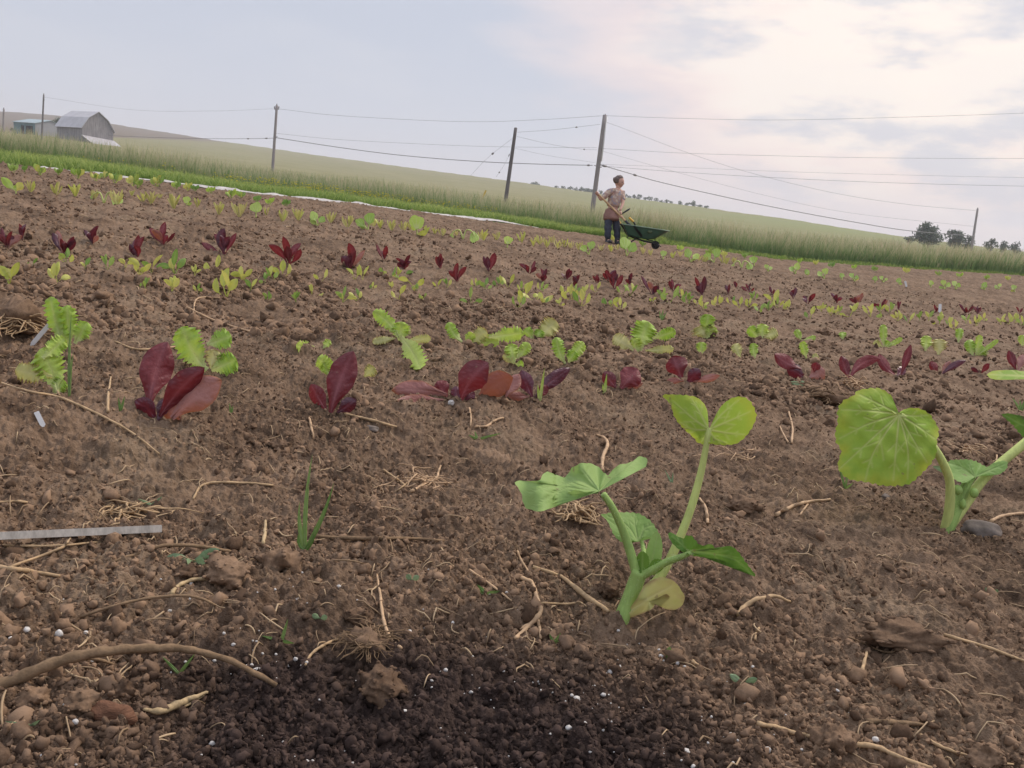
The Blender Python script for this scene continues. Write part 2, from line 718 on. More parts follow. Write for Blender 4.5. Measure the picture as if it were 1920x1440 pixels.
def make_ground_mat():
    b = NB("earth_and_hillside")
    g = b.pos()
    n_l = b.noise(g, 0.9, 5)
    n_m = b.noise(g, 9.0, 6, 0.6)
    n_s = b.noise(g, 70.0, 5, 0.6)
    n_x = b.noise(g, 330.0, 3, 0.6)
    f = b.math('ADD', b.math('MULTIPLY', n_m, 0.45), b.math('ADD', b.math('MULTIPLY', n_s, 0.35), b.math('MULTIPLY', n_l, 0.2)))
    soil = b.mix(b.mr(f, 0.36, 0.64), SOIL_LO, SOIL_HI)
    n_p = b.noise(g, 2.6, 5, .6)
    soil = b.mix(b.math('MULTIPLY', b.mr(n_p, 0.50, 0.68), 0.55), soil, b.mix(b.mr(n_s, .35, .65), (0.155, 0.110, 0.070), (0.26, 0.190, 0.128)))
    soil = b.mix(b.math('MULTIPLY', b.mr(n_p, 0.48, 0.34), 0.55), soil, b.mix(b.mr(n_s, .35, .65), (0.044, 0.028, 0.018), (0.110, 0.071, 0.045)))
    soil = b.mix(b.math('MULTIPLY', b.mr(n_x, 0.60, 0.75), 0.35), soil, (0.26, 0.205, 0.16))
    pot = b.mix(b.mr(n_s, 0.35, 0.65), (0.022, 0.014, 0.012), (0.068, 0.045, 0.036))
    c = b.mix(b.attr('pot'), soil, pot)
    # the grass land beyond the field
    n_g = b.noise(b.pos((0.02, 0.05, 0.02)), 3.0, 5, 0.6)
    n_g2 = b.noise(g, 1.1, 4, 0.6)
    gr = b.mix(b.mr(b.math('ADD', b.math('MULTIPLY', n_g, 0.6), b.math('MULTIPLY', n_g2, 0.4)), 0.38, 0.62), (0.175, 0.170, 0.070), (0.250, 0.222, 0.112))
    gr = b.mix(b.attr('lush'), gr, (0.190, 0.210, 0.078))
    gr = b.mix(b.attr('plough'), gr, (0.165, 0.130, 0.092))
    n_t = b.noise(g, 6.0, 4)
    near = b.mix(b.mr(n_t, 0.35, 0.65), (0.09, 0.15, 0.03), (0.15, 0.21, 0.055))
    gr = b.mix(b.attr('near'), gr, near)
    c = b.mix(b.attr('soil'), gr, c)
    h = b.math('ADD', b.math('MULTIPLY', n_s, 0.6), b.math('MULTIPLY', n_x, 0.25))
    return b.finish(c, 0.95, 0.12, b.bump(h, 0.010, 1.0))


SOIL_LO, SOIL_HI = (0.076, 0.046, 0.029), (0.252, 0.168, 0.110)


# ------------------------------------------------------------------ ground sheet
def build_ground():
    rs = np.concatenate([[0.0, 0.2, 0.4], 1 / np.linspace(1 / 0.6, 1 / 12.0, 1050), np.exp(np.linspace(math.log(12.05), math.log(48), 330)), np.exp(np.linspace(math.log(49.0), math.log(1180), 140))])
    az = np.concatenate([np.linspace(-47, 47, 1700), np.linspace(48.5, 311.5, 54)])
    A, R = np.meshgrid(np.radians(az), rs)
    x, y = R * np.sin(A), R * np.cos(A)
    z = HT(x.ravel(), y.ravel()).reshape(x.shape)
    V = np.stack([x, y, z], -1).reshape(-1, 3)
    F4 = grid_faces(len(rs), len(az), True)
    fx, fy = V[:, 0], V[:, 1]
    s = soil_mask(fx, fy)
    a, r = azr(fx, fy)
    e = (V[:, 2] - CAM[2]) / np.maximum(r, 0.01)
    # the ploughed slope behind the barn, a band under the crest on the left
    rc = np.interp(np.clip(a, -70, 70), _AZ, RC_T)
    rel = r / rc
    _, eb = _table([(-250, 236, 500), (0, 247, 500), (215, 258, 500), (380, 264, 500), (470, 270, 500), (600, 270, 500), (2200, 300, 500)])
    plough = sst(-.0006, .0006, e - np.interp(np.clip(a, -70, 70), _AZ, eb)) * (r > 60) * (a < -14)
    lush = sst(-1, 8, a) * sst(0.25, 0.6, rel) * (0.6 + vnoise(fx / 60, fy / 18, 88))
    near = sst(1.0, 0.9, r / (edge_r(a) * 1.9))
    o = mk('ground', V, F4, make_ground_mat(), attrs=dict(soil=s, pot=pot_mask(fx, fy) * (r < 3), plough=plough, lush=np.clip(lush, 0, 1), near=near))
    tag(o, kind='structure')
    # a step to the side stays above earth: nothing else to add


build_ground()

# ------------------------------------------------------------------ leaf builders
def prof_spoon(s):      # red lettuce: narrow foot, broad round end
    return np.clip(np.sin(np.pi * np.clip(s, 0, 1) ** 1.25) ** 0.75 * (0.35 + 0.65 * sst(0.0, 0.55, s)) + 0.16 * (1 - s), 0, 1)


def prof_stalked(s):     # narrow foot, oval end
    b = np.clip((s - 0.18) / 0.82, 0, 1)
    return 0.17 * (1 - sst(.85, 1, s)) + 0.83 * np.sin(np.pi * b ** 1.15) ** 0.8


def prof_frill(s):
    return np.clip(0.22 + 0.78 * sst(0.05, 0.5, s), 0, 1) * np.clip((1 - s) * 6.0, 0, 1) ** 0.5


def prof_chard(s):      # thin stalk, oval blade
    b = np.clip((s - 0.34) / 0.66, 0, 1)
    return 0.13 * (1 - sst(0.9, 1.0, s)) + 0.87 * np.sin(np.pi * b ** 0.9) ** 0.8


def prof_blade(s):
    return np.clip((1 - s) ** 0.6 * (0.6 + 0.4 * np.sin(np.pi * s)), 0.02, 1)


def pxleaf(b, t, w, d0, d1, prof, bend=0.0, face=15.0, nl=18, nw=7, cup=0.25, ruff=0.0, rf=5.0, seed=0, curl=0.0, jag=0.0):
    """leaf whose spine runs from pixel b at depth d0 to pixel t at depth d1; w is its width in pixels"""
    r = np.random.default_rng(seed)
    b, t = np.asarray(b, float), np.asarray(t, float)
    s = np.linspace(0, 1, nl)
    k = np.linspace(-1, 1, nw)
    dr = t - b
    ln = np.linalg.norm(dr) + 1e-6
    pr = np.array([-dr[1], dr[0]]) / ln
    c = b + s[:, None] * dr + (4 * s * (1 - s) * bend)[:, None] * pr
    tn = np.gradient(c, axis=0)
    tn /= np.linalg.norm(tn, axis=1)[:, None] + 1e-9
    nr = np.stack([-tn[:, 1], tn[:, 0]], -1)
    mpp = 0.5 * (d0 + d1) / F
    ff = math.radians(face)
    hw = 0.5 * w * prof(s)
    S_, K_ = np.meshgrid(s, k, indexing='ij')
    HW = np.repeat(hw[:, None], nw, 1)
    jg = np.ones_like(S_)
    if jag:
        for sd in (0, nw - 1):
            n_ = r.uniform(-1, 1, nl)
            tooth = (np.abs(((s * rf * 2.3 + r.uniform()) % 1.0) - 0.5) * 4 - 1)
            jg[:, sd] += jag * (0.6 * tooth + 0.5 * n_)
            j2 = 1 if sd == 0 else nw - 2
            jg[:, j2] += 0.4 * jag * n_
    off = K_ * HW * jg * math.cos(ff)
    px = c[:, None, :] + off[..., None] * nr[:, None, :]
    ph = r.uniform(0, 6.28, 4)
    dd = d0 + (d1 - d0) * S_ + curl * S_ * S_
    dd = dd + K_ * HW * mpp * math.sin(ff)
    dd = dd + cup * (K_ ** 2 - 0.4) * HW * mpp
    fz = 2 * np.pi * rf * (S_ + .10 * np.sin(5.1 * S_ + ph[2]) + .05 * np.sin(13 * S_ + ph[1]))
    dd = dd + ruff * mpp * 0.5 * w * np.abs(K_) ** 2.6 * np.where(K_ > 0, np.sin(fz + ph[0]), np.sin(fz * 1.23 + ph[1])) * sst(0.1, 0.5, S_)
    dd = dd + 0.06 * w * mpp * np.sin(7 * S_ + ph[2]) * np.sin(2.4 * K_ + ph[3])
    V = P(px[..., 0], px[..., 1], dd).reshape(-1, 3)
    rib = np.exp(-(K_ * 5.0) ** 2) * (1 - 0.6 * S_)
    # side veins leaving the midrib
    sv = np.abs(((S_ * 6.0 - np.abs(K_) * 1.6) % 1.0) - 0.5)
    rib = np.maximum(rib, (0.10 if jag > .1 else 0.3) * (sv > 0.40) * (np.abs(K_) < 0.85))
    return V, grid_faces(nl, nw), dict(rib=rib.ravel(), s=S_.ravel(), edge=np.maximum(np.abs(K_), S_ ** 3).ravel())


def resample(poly, n):
    p = np.asarray(poly, float)
    q = smooth_path(np.concatenate([p, p[:1]]), 900)
    L_ = np.concatenate([[0], np.cumsum(np.linalg.norm(np.diff(q, axis=0), axis=1))])
    u = np.linspace(0, L_[-1], n, endpoint=False)
    return np.stack([np.interp(u, L_, q[:, 0]), np.interp(u, L_, q[:, 1])], -1)


def fan(poly, org, dfn, npts=150, rings=30, teeth=0.0, nteeth=26, veins=(), vw=2.0, seed=0, branch=True):
    """broad leaf: outline in pixels, org where the stalk joins, dfn(u, v, t, ang) its depth"""
    r = np.random.default_rng(seed)
    q = resample(poly, npts)
    org = np.asarray(org, float)
    ang = np.arctan2(q[:, 1] - org[1], q[:, 0] - org[0])
    if teeth:
        ph = np.linspace(0, nteeth, npts, endpoint=False)
        tt = 1 - np.abs((ph % 1.0) - 0.35) * 2
        dv = q - org
        q = q + dv / (np.linalg.norm(dv, axis=1)[:, None] + 1e-6) * (teeth * (tt * r.uniform(0.6, 1.2, npts) - 0.4))[:, None]
    t = np.linspace(0, 1, rings) ** 0.9
    T_, A_ = np.meshgrid(t, ang, indexing='ij')
    px = org + T_[..., None] * (q - org)[None]
    segs = []
    for ve in veins:
        ve = np.asarray(ve, float)
        pv = smooth_path(ve, 14) if len(ve) > 2 else smooth_path(ve, 8)
        segs += [(pv[i], pv[i + 1], 1.0 - 0.6 * i / len(pv)) for i in range(len(pv) - 1)]
        if branch:
            L_ = np.linalg.norm(pv[-1] - pv[0])
            for f in (0.42, 0.72):
                c = pv[int(f * (len(pv) - 1))]
                dr = pv[-1] - pv[0]
                for sg in (-1, 1):
                    an = math.atan2(dr[1], dr[0]) + sg * r.uniform(0.55, 0.85)
                    e = c + L_ * (1 - f) * r.uniform(0.3, 0.5) * np.array([math.cos(an), math.sin(an)])
                    segs.append((c, e, 0.5))
    rib = np.zeros(T_.shape)
    for a, b_, wt in segs:
        ab = b_ - a
        h = np.clip(((px - a) @ ab) / (ab @ ab + 1e-9), 0, 1)
        dist = np.linalg.norm(px - (a + h[..., None] * ab), axis=-1)
        rib = np.maximum(rib, wt * np.exp(-(dist / (vw * (0.6 + 0.5 * wt))) ** 2))
    d = dfn(px[..., 0], px[..., 1], T_, A_)
    sz = float(np.ptp(q[:, 0])) * float(np.mean(d)) / F
    d = d - .007 * sz * (1 - rib) * np.clip(T_ * 3, 0, 1) + .022 * sz * vnoise(px[..., 0] / (.09 * sz * F / float(np.mean(d))), px[..., 1] / (.09 * sz * F / float(np.mean(d))), seed) * T_
    V = P(px[..., 0], px[..., 1], d)
    V = V.reshape(-1, 3)
    return V, grid_faces(rings, npts, True), dict(rib=rib.ravel(), s=T_.ravel(), edge=T_.ravel())


def pxtube(pts, d, rad_px, n=14, ns=9):
    """tube through pixels; d one depth or one per point; radius in pixels"""
    pts = np.asarray(pts, float)
    d = np.broadcast_to(np.asarray(d, float), (len(pts),))
    w = P(pts[:, 0], pts[:, 1], d)
    pth = smooth_path(w, n)
    rd = np.interp(np.linspace(0, 1, n), np.linspace(0, 1, np.size(rad_px)), np.atleast_1d(rad_px)) * float(np.mean(d)) / F
    return tube(pth, rd, ns)


def gd(u, v):
    """camera depth of the soil seen at a pixel"""
    p = hit(u, v, HT)
    return depth(p) if p is not None else 60.0


# ------------------------------------------------------------------ leaf materials
M_SQ = leaf_mat('squash_leaf_yellow_green', ((0.22, 0.38, 0.04), (0.34, 0.48, 0.065)), (0.52, 0.58, 0.20), 0.42, rough=0.62, spec=.25, veinw=1.0, edge=(0.41, 0.47, 0.06), nscale=28, bump=0.002)
M_SQG = leaf_mat('squash_leaf_green', ((0.19, 0.34, 0.08), (0.31, 0.45, 0.14)), (0.36, 0.48, 0.18), 0.36, rough=0.62, spec=.25, veinw=0.6, nscale=30, bump=0.002)
M_SQD = leaf_mat('squash_leaf_deep_green', ((0.115, 0.23, 0.035), (0.18, 0.31, 0.05)), (0.30, 0.42, 0.12), 0.36, rough=0.62, spec=.25, veinw=0.6, nscale=30)
M_COT = leaf_mat('withered_seed_leaf', ((0.44, 0.46, 0.13), (0.54, 0.50, 0.20)), (0.58, 0.54, 0.30), 0.3, rough=0.7, edge=(0.40, 0.28, 0.14), nscale=40)
M_STEM = simple_mat('pale_green_stalk', (0.48, 0.53, 0.17), 0.6, 0.25, 0.18, 50, (1, 1, 0.2))
M_STEMG = simple_mat('green_stalk', (0.28, 0.40, 0.11), 0.6, 0.25, 0.2, 60, (1, 1, 0.2))
M_RED = leaf_mat('red_lettuce_leaf', ((0.095, 0.013, 0.019), (0.175, 0.024, 0.028)), (0.42, 0.16, 0.17), 0.28, (0.26, 0.026, 0.03), 0.45, 0.4, 0.6, nscale=45, bump=0.003)
M_REDD = leaf_mat('dark_purple_lettuce_leaf', ((0.055, 0.013, 0.026), (0.120, 0.024, 0.042)), (0.30, 0.10, 0.13), 0.2, (0.22, 0.02, 0.025), 0.34, 0.55, 0.45, nscale=45, bump=0.003)
M_REDP = leaf_mat('dull_pink_lettuce_leaf', ((0.27, 0.115, 0.105), (0.38, 0.185, 0.160)), (0.42, 0.22, 0.20), 0.25, (0.42, 0.13, 0.06), 0.5, 0.35, 0.4, edge=(0.38, 0.15, 0.06), nscale=40, bump=0.003)
M_LIME = leaf_mat('lime_lettuce_leaf', ((0.32, 0.50, 0.06), (0.48, 0.61, 0.10)), (0.56, 0.60, 0.24), 0.4, rough=0.42, veinw=0.7, nscale=60, bump=0.003, cen=(0.52, 0.56, 0.22))
M_LIMEP = leaf_mat('pale_yellow_lettuce_leaf', ((0.50, 0.50, 0.16), (0.58, 0.54, 0.22)), (0.62, 0.60, 0.34), 0.35, rough=0.5, edge=(0.42, 0.30, 0.08), nscale=60)
M_CHY = leaf_mat('yellow_chard_leaf', ((0.50, 0.54, 0.09), (0.64, 0.61, 0.15)), (0.55, 0.55, 0.22), 0.35, rough=0.45, nscale=60)
M_CHG = leaf_mat('green_chard_leaf', ((0.17, 0.31, 0.05), (0.36, 0.47, 0.09)), (0.42, 0.46, 0.15), 0.32, rough=0.45, nscale=60)
M_BRY = leaf_mat('straw_yellow_seedling_leaf', ((0.46, 0.44, 0.11), (0.60, 0.52, 0.20)), (0.5, 0.45, 0.2), 0.3, rough=0.6, nscale=60)
M_CUC = leaf_mat('young_squash_leaf', ((0.30, 0.46, 0.07), (0.45, 0.57, 0.13)), (0.52, 0.58, 0.26), 0.35, rough=0.5, veinw=0.6, nscale=50)
M_WEED = leaf_mat('weed_leaf', ((0.10, 0.20, 0.035), (0.20, 0.30, 0.08)), (0.3, 0.4, 0.15), 0.3, rough=0.5, nscale=60)
M_WEEDB = leaf_mat('grey_green_weed_leaf', ((0.17, 0.26, 0.13), (0.24, 0.33, 0.17)), (0.3, 0.4, 0.25), 0.25, rough=0.5, nscale=60)

# ------------------------------------------------------------------ the two squash plants in front


def plane_d(d0, u0, v0, du=0.0, dv=0.0, cup=0.0, ruf=0.0, k=5, ph=0.0, rad=80.0):
    """depth of a leaf surface: tilt (metres of depth per metre across), cup and ruffled rim"""
    def f(u, v, t, a):
        m = d0 / F
        return d0 + (u - u0) * m * du + (v - v0) * m * dv + cup * t * t * rad * m + ruf * rad * m * t ** 2 * np.sin(k * a + ph)
    return f


def squash_plants():
    # --- the plant in the middle
    p0 = hit(1170, 1158, HT)
    d = depth(p0)
    t = thing('squash_seedling', p0, 'young squash plant with a folded leaf on a tall pale stalk', 'squash seedling', None)
    stem = MB()
    for pts, dd, rp in (([(1152, 1196), (1163, 1166), (1178, 1128), (1190, 1098), (1200, 1070)], [d + .004, d, d, d, d - .005], [13, 15, 14, 15, 14]),):
        stem.add(*pxtube(pts, dd, rp, 20, 12))
    s = stem.build('stem', M_STEMG, t)

    def stalk(pts, dd, rp, mat):
        return MB().add(*pxtube(pts, dd, .86 * np.asarray(rp, float), 22, 10)).build('leaf_stalk', mat, t)
    stalk([(1196, 1082), (1172, 1005), (1150, 955), (1131, 926)], [d, d, d - .01, d - .015], [11, 9.5, 8, 7], M_STEMG)
    stalk([(1195, 1120), (1240, 1078), (1284, 985), (1312, 895), (1330, 803)], [d + .02, d + .035, d + .045, d + .045, d + .04], [10, 10.5, 9.5, 8, 6], M_STEM)
    stalk([(1200, 1082), (1245, 1056), (1272, 1046), (1296, 1036)], [d - .005, d - .02, d - .03, d - .04], [10, 8, 7, 5], M_STEMG)
    stalk([(1203, 1075), (1208, 1045), (1203, 1012)], [d + .02, d + .04, d + .06], [7, 6, 4], M_STEMG)

    def leaf(nm, poly, org, dfn, mat, veins=(), teeth=3.0, nt=28, seed=1, vw=2.0, branch=True, rings=26, np_=150):
        V, Fq, A = fan(poly, org, dfn, np_, rings, teeth * 1.4, nt, veins, vw, seed, branch)
        return mk(nm, V, Fq, mat, t, attrs=A)
    # folded leaf on the tall stalk, two halves rising from the midrib
    org = (1329, 806)
    dl = d + .04

    def dvee(u, v, tt, a):
        m = dl / F
        side = np.abs(u - 1328) / 88.0
        return dl - 0.030 * np.clip((830 - v) / 90, 0, 1) * side + 0.012 * np.sin(3 * a) * tt * tt + 0.010 * tt
    leaf('leaf', [(1328, 801), (1327, 775), (1322, 760), (1312, 749), (1300, 743), (1270, 740), (1242, 741), (1252, 752), (1259, 763), (1264, 780), (1278, 800), (1298, 818), (1312, 832), (1328, 831), (1345, 834),
                  (1376, 833), (1392, 824), (1405, 810), (1413, 796), (1418, 780), (1412, 760), (1402, 749), (1390, 744), (1376, 745), (1364, 751), (1352, 762), (1342, 778), (1333, 800)],
         org, dvee, M_SQ, [[org, (1300, 785), (1262, 752)], [org, (1365, 790), (1408, 772)], [org, (1310, 770), (1296, 748)], [org, (1352, 778), (1385, 750)], [org, (1300, 805), (1275, 792)], [org, (1365, 812), (1395, 815)], [org, (1340, 822), (1362, 830)], [org, (1322, 818), (1316, 828)]], 1.8, 40, 3)
    # crinkled leaf held level on the left
    org = (1124, 921)
    dl = d - .015

    def dcr(u, v, tt, a):
        # level blade: what is higher in the picture is farther back
        return dl + (925 - v) * 0.0011 + 0.016 * np.sin((u - 960) * 0.085) * tt + 0.012 * np.sin(7 * a + 1) * tt - 0.02 * (u < 1040) * tt * 0.5
    leaf('leaf', [(1120, 926), (1100, 923), (1078, 919), (1058, 927), (1050, 930), (1040, 929), (1034, 946), (1026, 955), (1012, 959), (996, 956), (984, 950), (979, 932), (974, 918), (966, 907), (972, 901), (990, 902),
                  (1012, 900), (1018, 889), (1027, 884), (1040, 891), (1052, 896), (1062, 893), (1070, 880), (1086, 870), (1102, 868), (1118, 873), (1132, 885), (1139, 892), (1146, 884), (1160, 872), (1178, 868),
                  (1190, 863), (1197, 856), (1209, 857), (1214, 866), (1208, 877), (1190, 880), (1172, 886), (1152, 897), (1136, 910)],
         org, dcr, M_SQG, [[org, (1080, 905), (1020, 915), (985, 925)], [org, (1095, 885), (1090, 872)], [org, (1160, 885), (1200, 866)], [org, (1070, 895), (1030, 890)], [org, (1060, 915), (1000, 950)]], 1.5, 34, 4)
    # leaf behind the stalks
    org = (1196, 1016)

    def dbk(u, v, tt, a):
        return d + .055 + (1020 - v) * .0006 + .008 * np.sin(3 * a) * tt
    leaf('leaf', [(1126, 965), (1140, 962), (1160, 961), (1185, 961), (1202, 965), (1220, 977), (1231, 992), (1236, 1004), (1225, 1008), (1208, 1006), (1200, 1013), (1186, 1017), (1176, 1011), (1165, 1016), (1152, 1004), (1145, 990), (1138, 976)],
         org, dbk, M_SQG, [[org, (1175, 985), (1140, 968)], [org, (1190, 980), (1190, 964)], [org, (1210, 990), (1225, 985)]], 1.5, 24, 5)
    # drooping leaf to the right
    org = (1290, 1034)

    def drt(u, v, tt, a):
        return d - .03 - (u - 1290) * .0004 + .010 * np.sin(2.5 * a) * tt + .009 * np.sin((u - 1250) * .11) * tt
    leaf('leaf', [(1252, 1002), (1258, 998), (1268, 1004), (1280, 1009), (1288, 1004), (1298, 1006), (1310, 1020), (1320, 1023), (1332, 1020), (1345, 1030), (1356, 1026), (1370, 1024), (1382, 1032), (1392, 1045), (1404, 1062),
                  (1415, 1076), (1416, 1081), (1404, 1076), (1390, 1065), (1375, 1056), (1350, 1052), (1325, 1046), (1300, 1042), (1282, 1036), (1268, 1026), (1258, 1015)],
         org, drt, M_SQD, [[org, (1330, 1036), (1380, 1050), (1412, 1078)], [org, (1278, 1020), (1260, 1004)], [org, (1330, 1030), (1352, 1030)], [org, (1350, 1040), (1385, 1045)]], 1.6, 34, 6)
    # furled young leaves in the heart
    for poly, org, dz, mt in (([(1208, 1056), (1212, 1030), (1222, 1005), (1232, 996), (1240, 1010), (1242, 1034), (1236, 1056), (1222, 1064)], (1220, 1058), .012, M_SQG),
                              ([(1192, 1060), (1196, 1040), (1206, 1034), (1216, 1044), (1216, 1064), (1202, 1074)], (1204, 1070), -.006, M_SQD),
                              ([(1214, 1070), (1222, 1052), (1236, 1048), (1248, 1056), (1240, 1070), (1224, 1078)], (1218, 1074), -.012, M_SQD)):
        leaf('furled_leaf', poly, org, (lambda q: lambda u, v, tt, a: d + q + .008 * np.sin(2 * a) * tt)(dz), mt, [[org, tuple(np.mean(poly, 0) * 2 - np.array(org))]], 1.0, 16, 7, branch=False, rings=10, np_=60)

    # withered seed leaf lying at the foot
    def dct(u, v, tt, a):
        return d - .012 - .018 * np.clip((u - 1165) / 115, 0, 1) * np.clip((1150 - v) / 60, 0, 1) + .010 * np.sin(3 * a + .6) * tt ** 2
    leaf('seed_leaf', [(1158, 1162), (1176, 1146), (1194, 1122), (1208, 1098), (1224, 1087), (1242, 1082), (1264, 1090), (1277, 1106), (1284, 1122), (1276, 1138), (1260, 1144), (1246, 1140), (1246, 1128), (1256, 1120), (1248, 1114), (1234, 1124), (1222, 1142), (1200, 1152), (1176, 1160)],
         (1216, 1128), dct, M_COT, [[(1165, 1160), (1210, 1125), (1260, 1098)]], .6, 20, 8, vw=3, branch=False)

    # --- the plant on the right with the one broad leaf
    p0 = hit(1779, 990, HT)
    d = depth(p0)
    t = thing('squash_seedling', p0, 'young squash plant with one broad yellow-green leaf facing out', 'squash seedling', None)
    MB().add(*pxtube([(1764, 1022), (1772, 1002), (1786, 968), (1802, 930), (1815, 902)], [d + .004, d, d, d + .01, d + .01], [11, 12, 12, 11, 8], 18, 11)).build('stem', M_STEMG, t)
    stalk([(1770, 998), (1780, 955), (1781, 905), (1768, 868), (1748, 835), (1716, 798), (1690, 779)], [d, d - .01, d - .02, d - .03, d - .035, d - .045, d - .062], [10, 11, 9.5, 9, 8, 7, 6], M_STEM)
    stalk([(1782, 985), (1812, 942), (1850, 892), (1920, 832), (1974, 786)], [d, d + .01, d + .02, d + .04, d + .06], [11, 11, 10, 10, 8], M_STEM)
    stalk([(1795, 950), (1812, 915), (1826, 894)], [d, d, d + .01], [8, 6, 5], M_STEMG)
    org = (1686, 777)
    dl = d - .065

    def dbig(u, v, tt, a):
        m = dl / F
        q = np.hypot(u - 1670, v - 825) / 100
        return dl + (v - 777) * m * -0.28 + (u - 1686) * m * 0.15 + 0.016 * q * q + .007 * np.sin(5 * a + .5) * tt ** 2 + .003 * np.sin(u * .11) * np.sin(v * .13)
    leaf('leaf', [(1689, 771), (1705, 765), (1726, 767), (1742, 776), (1752, 789), (1760, 805), (1759, 818), (1756, 834), (1755, 853), (1744, 871), (1726, 890), (1705, 907), (1678, 911), (1652, 910), (1626, 904), (1594, 899), (1577, 887),
                  (1571, 871), (1577, 845), (1568, 829), (1566, 810), (1571, 792), (1571, 768), (1581, 752), (1599, 742), (1612, 731), (1647, 728), (1668, 739), (1674, 750), (1673, 771), (1680, 776)],
         org, dbig, M_SQ, [[org, (1640, 771), (1578, 768)], [org, (1630, 794), (1575, 822)], [org, (1640, 818), (1573, 880)], [org, (1655, 820), (1634, 858), (1622, 902)], [org, (1680, 845), (1675, 900)], [org, (1702, 840), (1702, 898)],
                           [org, (1710, 820), (1738, 866)], [org, (1722, 800), (1752, 822)], [org, (1715, 780), (1740, 778)], [org, (1650, 758), (1612, 740)]], 2.2, 46, 9, vw=1.9, rings=46, np_=260)
    org = (1828, 894)
    leaf('leaf', [(1772, 868), (1784, 863), (1795, 862), (1818, 862), (1834, 867), (1850, 875), (1863, 868), (1881, 864), (1889, 868), (1887, 879), (1874, 889), (1860, 891), (1845, 890), (1829, 896), (1818, 903), (1805, 905), (1789, 898), (1778, 884)],
         org, lambda u, v, tt, a: d - .005 + (895 - v) * .0009 + .007 * np.sin(4 * a) * tt, M_SQG, [[org, (1800, 875), (1776, 868)], [org, (1820, 878), (1820, 864)], [org, (1860, 880), (1885, 870)]], 2.0, 30, 10)
    org = (1793, 884)
    leaf('leaf', [(1748, 875), (1756, 873), (1772, 876), (1790, 882), (1796, 890), (1784, 890), (1766, 886)], org,
         lambda u, v, tt, a: d + .02 + .004 * np.sin(3 * a) * tt, M_WEEDB, [[org, (1752, 876)]], 1.0, 14, 11, branch=False, rings=8, np_=60)
    org = (1972, 790)
    leaf('leaf', [(1877, 777), (1890, 775), (1905, 779), (1922, 787), (1945, 793), (1975, 786), (1995, 800), (1990, 828), (1960, 842), (1935, 832), (1914, 815), (1902, 800), (1890, 789)],
         org, lambda u, v, tt, a: d + .05 - (1972 - u) * .0004 + .008 * np.sin(3 * a) * tt, M_SQD, [[org, (1930, 800), (1885, 779)], [org, (1950, 815), (1930, 828)]], 2.0, 30, 12)
    for u, v, w_, h_ in ((1796, 918, 9, 11), (1826, 924, 8, 10), (1806, 945, 6, 10)):
        V, F3 = lump((1, 1, 1), u, .3, ICO2)
        c = P(u, v, d - .012)
        m = d / F
        V = c + V[:, :1] * RT * w_ * m + V[:, 1:2] * UP * h_ * m + V[:, 2:3] * _fwd * w_ * m
        mk('leaf_bud', V, F3, M_STEMG, t)
    leaf('seed_leaf', [(1728, 1003), (1740, 996), (1752, 998), (1763, 1002), (1772, 997), (1776, 1003), (1766, 1010), (1748, 1012), (1732, 1010)], (1752, 1004),
         lambda u, v, tt, a: d - .014 - (v - 1003) * .001 + .004 * np.sin(3 * a) * tt, M_COT, (), .6, 16, 13, rings=10, np_=60)

    # --- a third plant rooted outside the frame, one leaf reaching in
    p0 = hit(2000, 905, HT)
    d = depth(p0)
    t = thing('squash_seedling', p0, 'squash leaf seen edge-on, reaching in above the broad-leaved squash plant', 'squash seedling', None)
    MB().add(*pxtube([(2000, 912), (1998, 880), (1990, 850)], [d, d, d], [12, 11, 10], 12, 10)).build('stem', M_STEMG, t)
    stalk([(1992, 860), (1980, 780), (1955, 710)], [d, d, d - .02], [10, 8, 6], M_STEM)
    org = (1955, 707)
    leaf('leaf', [(1850, 703), (1860, 696), (1880, 694), (1902, 694), (1925, 696), (1960, 692), (1995, 690), (2012, 698), (1995, 712), (1960, 714), (1925, 711), (1890, 712), (1862, 711)],
         org, lambda u, v, tt, a: d - .03 + (707 - v) * .004 + .006 * np.sin(3 * a) * tt, M_SQ, [[org, (1900, 704), (1856, 702)], [org, (1930, 700), (1910, 696)]], 1.2, 30, 14)


squash_plants()


def stalk_hairs():
    for t in [o for o in COL.objects if o.name.startswith('squash_seedling') and o.parent is None]:
        for o in list(t.children):
            if not (o.name.startswith('stem') or o.name.startswith('leaf_stalk')):
                continue
            me = o.data
            n = len(me.polygons)
            co = np.zeros(n * 3)
            no = np.zeros(n * 3)
            me.polygons.foreach_get('center', co)
            me.polygons.foreach_get('normal', no)
            co, no = co.reshape(-1, 3), no.reshape(-1, 3)
            i = rng.integers(0, n, 700)
            c = co[i] + rng.normal(0, .0016, (700, 3))
            c -= no[i] * .0006
            d = no[i] + rng.normal(0, .35, (700, 3))
            d /= np.linalg.norm(d, axis=1)[:, None]
            s_ = np.cross(d, rng.normal(size=(700, 3)))
            s_ /= np.linalg.norm(s_, axis=1)[:, None]
            L_ = rng.uniform(.0012, .003, (700, 1))
            V = np.stack([c - s_ * .00018, c + s_ * .00018, c + d * L_], 1).reshape(-1, 3) + root_loc(t)
            h = mk('hairs', V, np.arange(2100).reshape(-1, 3), M_HAIRS, t)
            h.parent = o


M_HAIRS = simple_mat('plant_hairs', (0.55, 0.60, 0.35), .6, .3, .1, 20)
stalk_hairs()

# ------------------------------------------------------------------ lettuces described leaf by leaf
ORD = ['first', 'second', 'third', 'fourth', 'fifth', 'sixth', 'seventh', 'eighth', 'ninth', 'tenth', 'eleventh', 'twelfth', 'thirteenth', 'fourteenth', 'fifteenth',
       'sixteenth', 'seventeenth', 'eighteenth', 'nineteenth', 'twentieth']
_seed = [100]


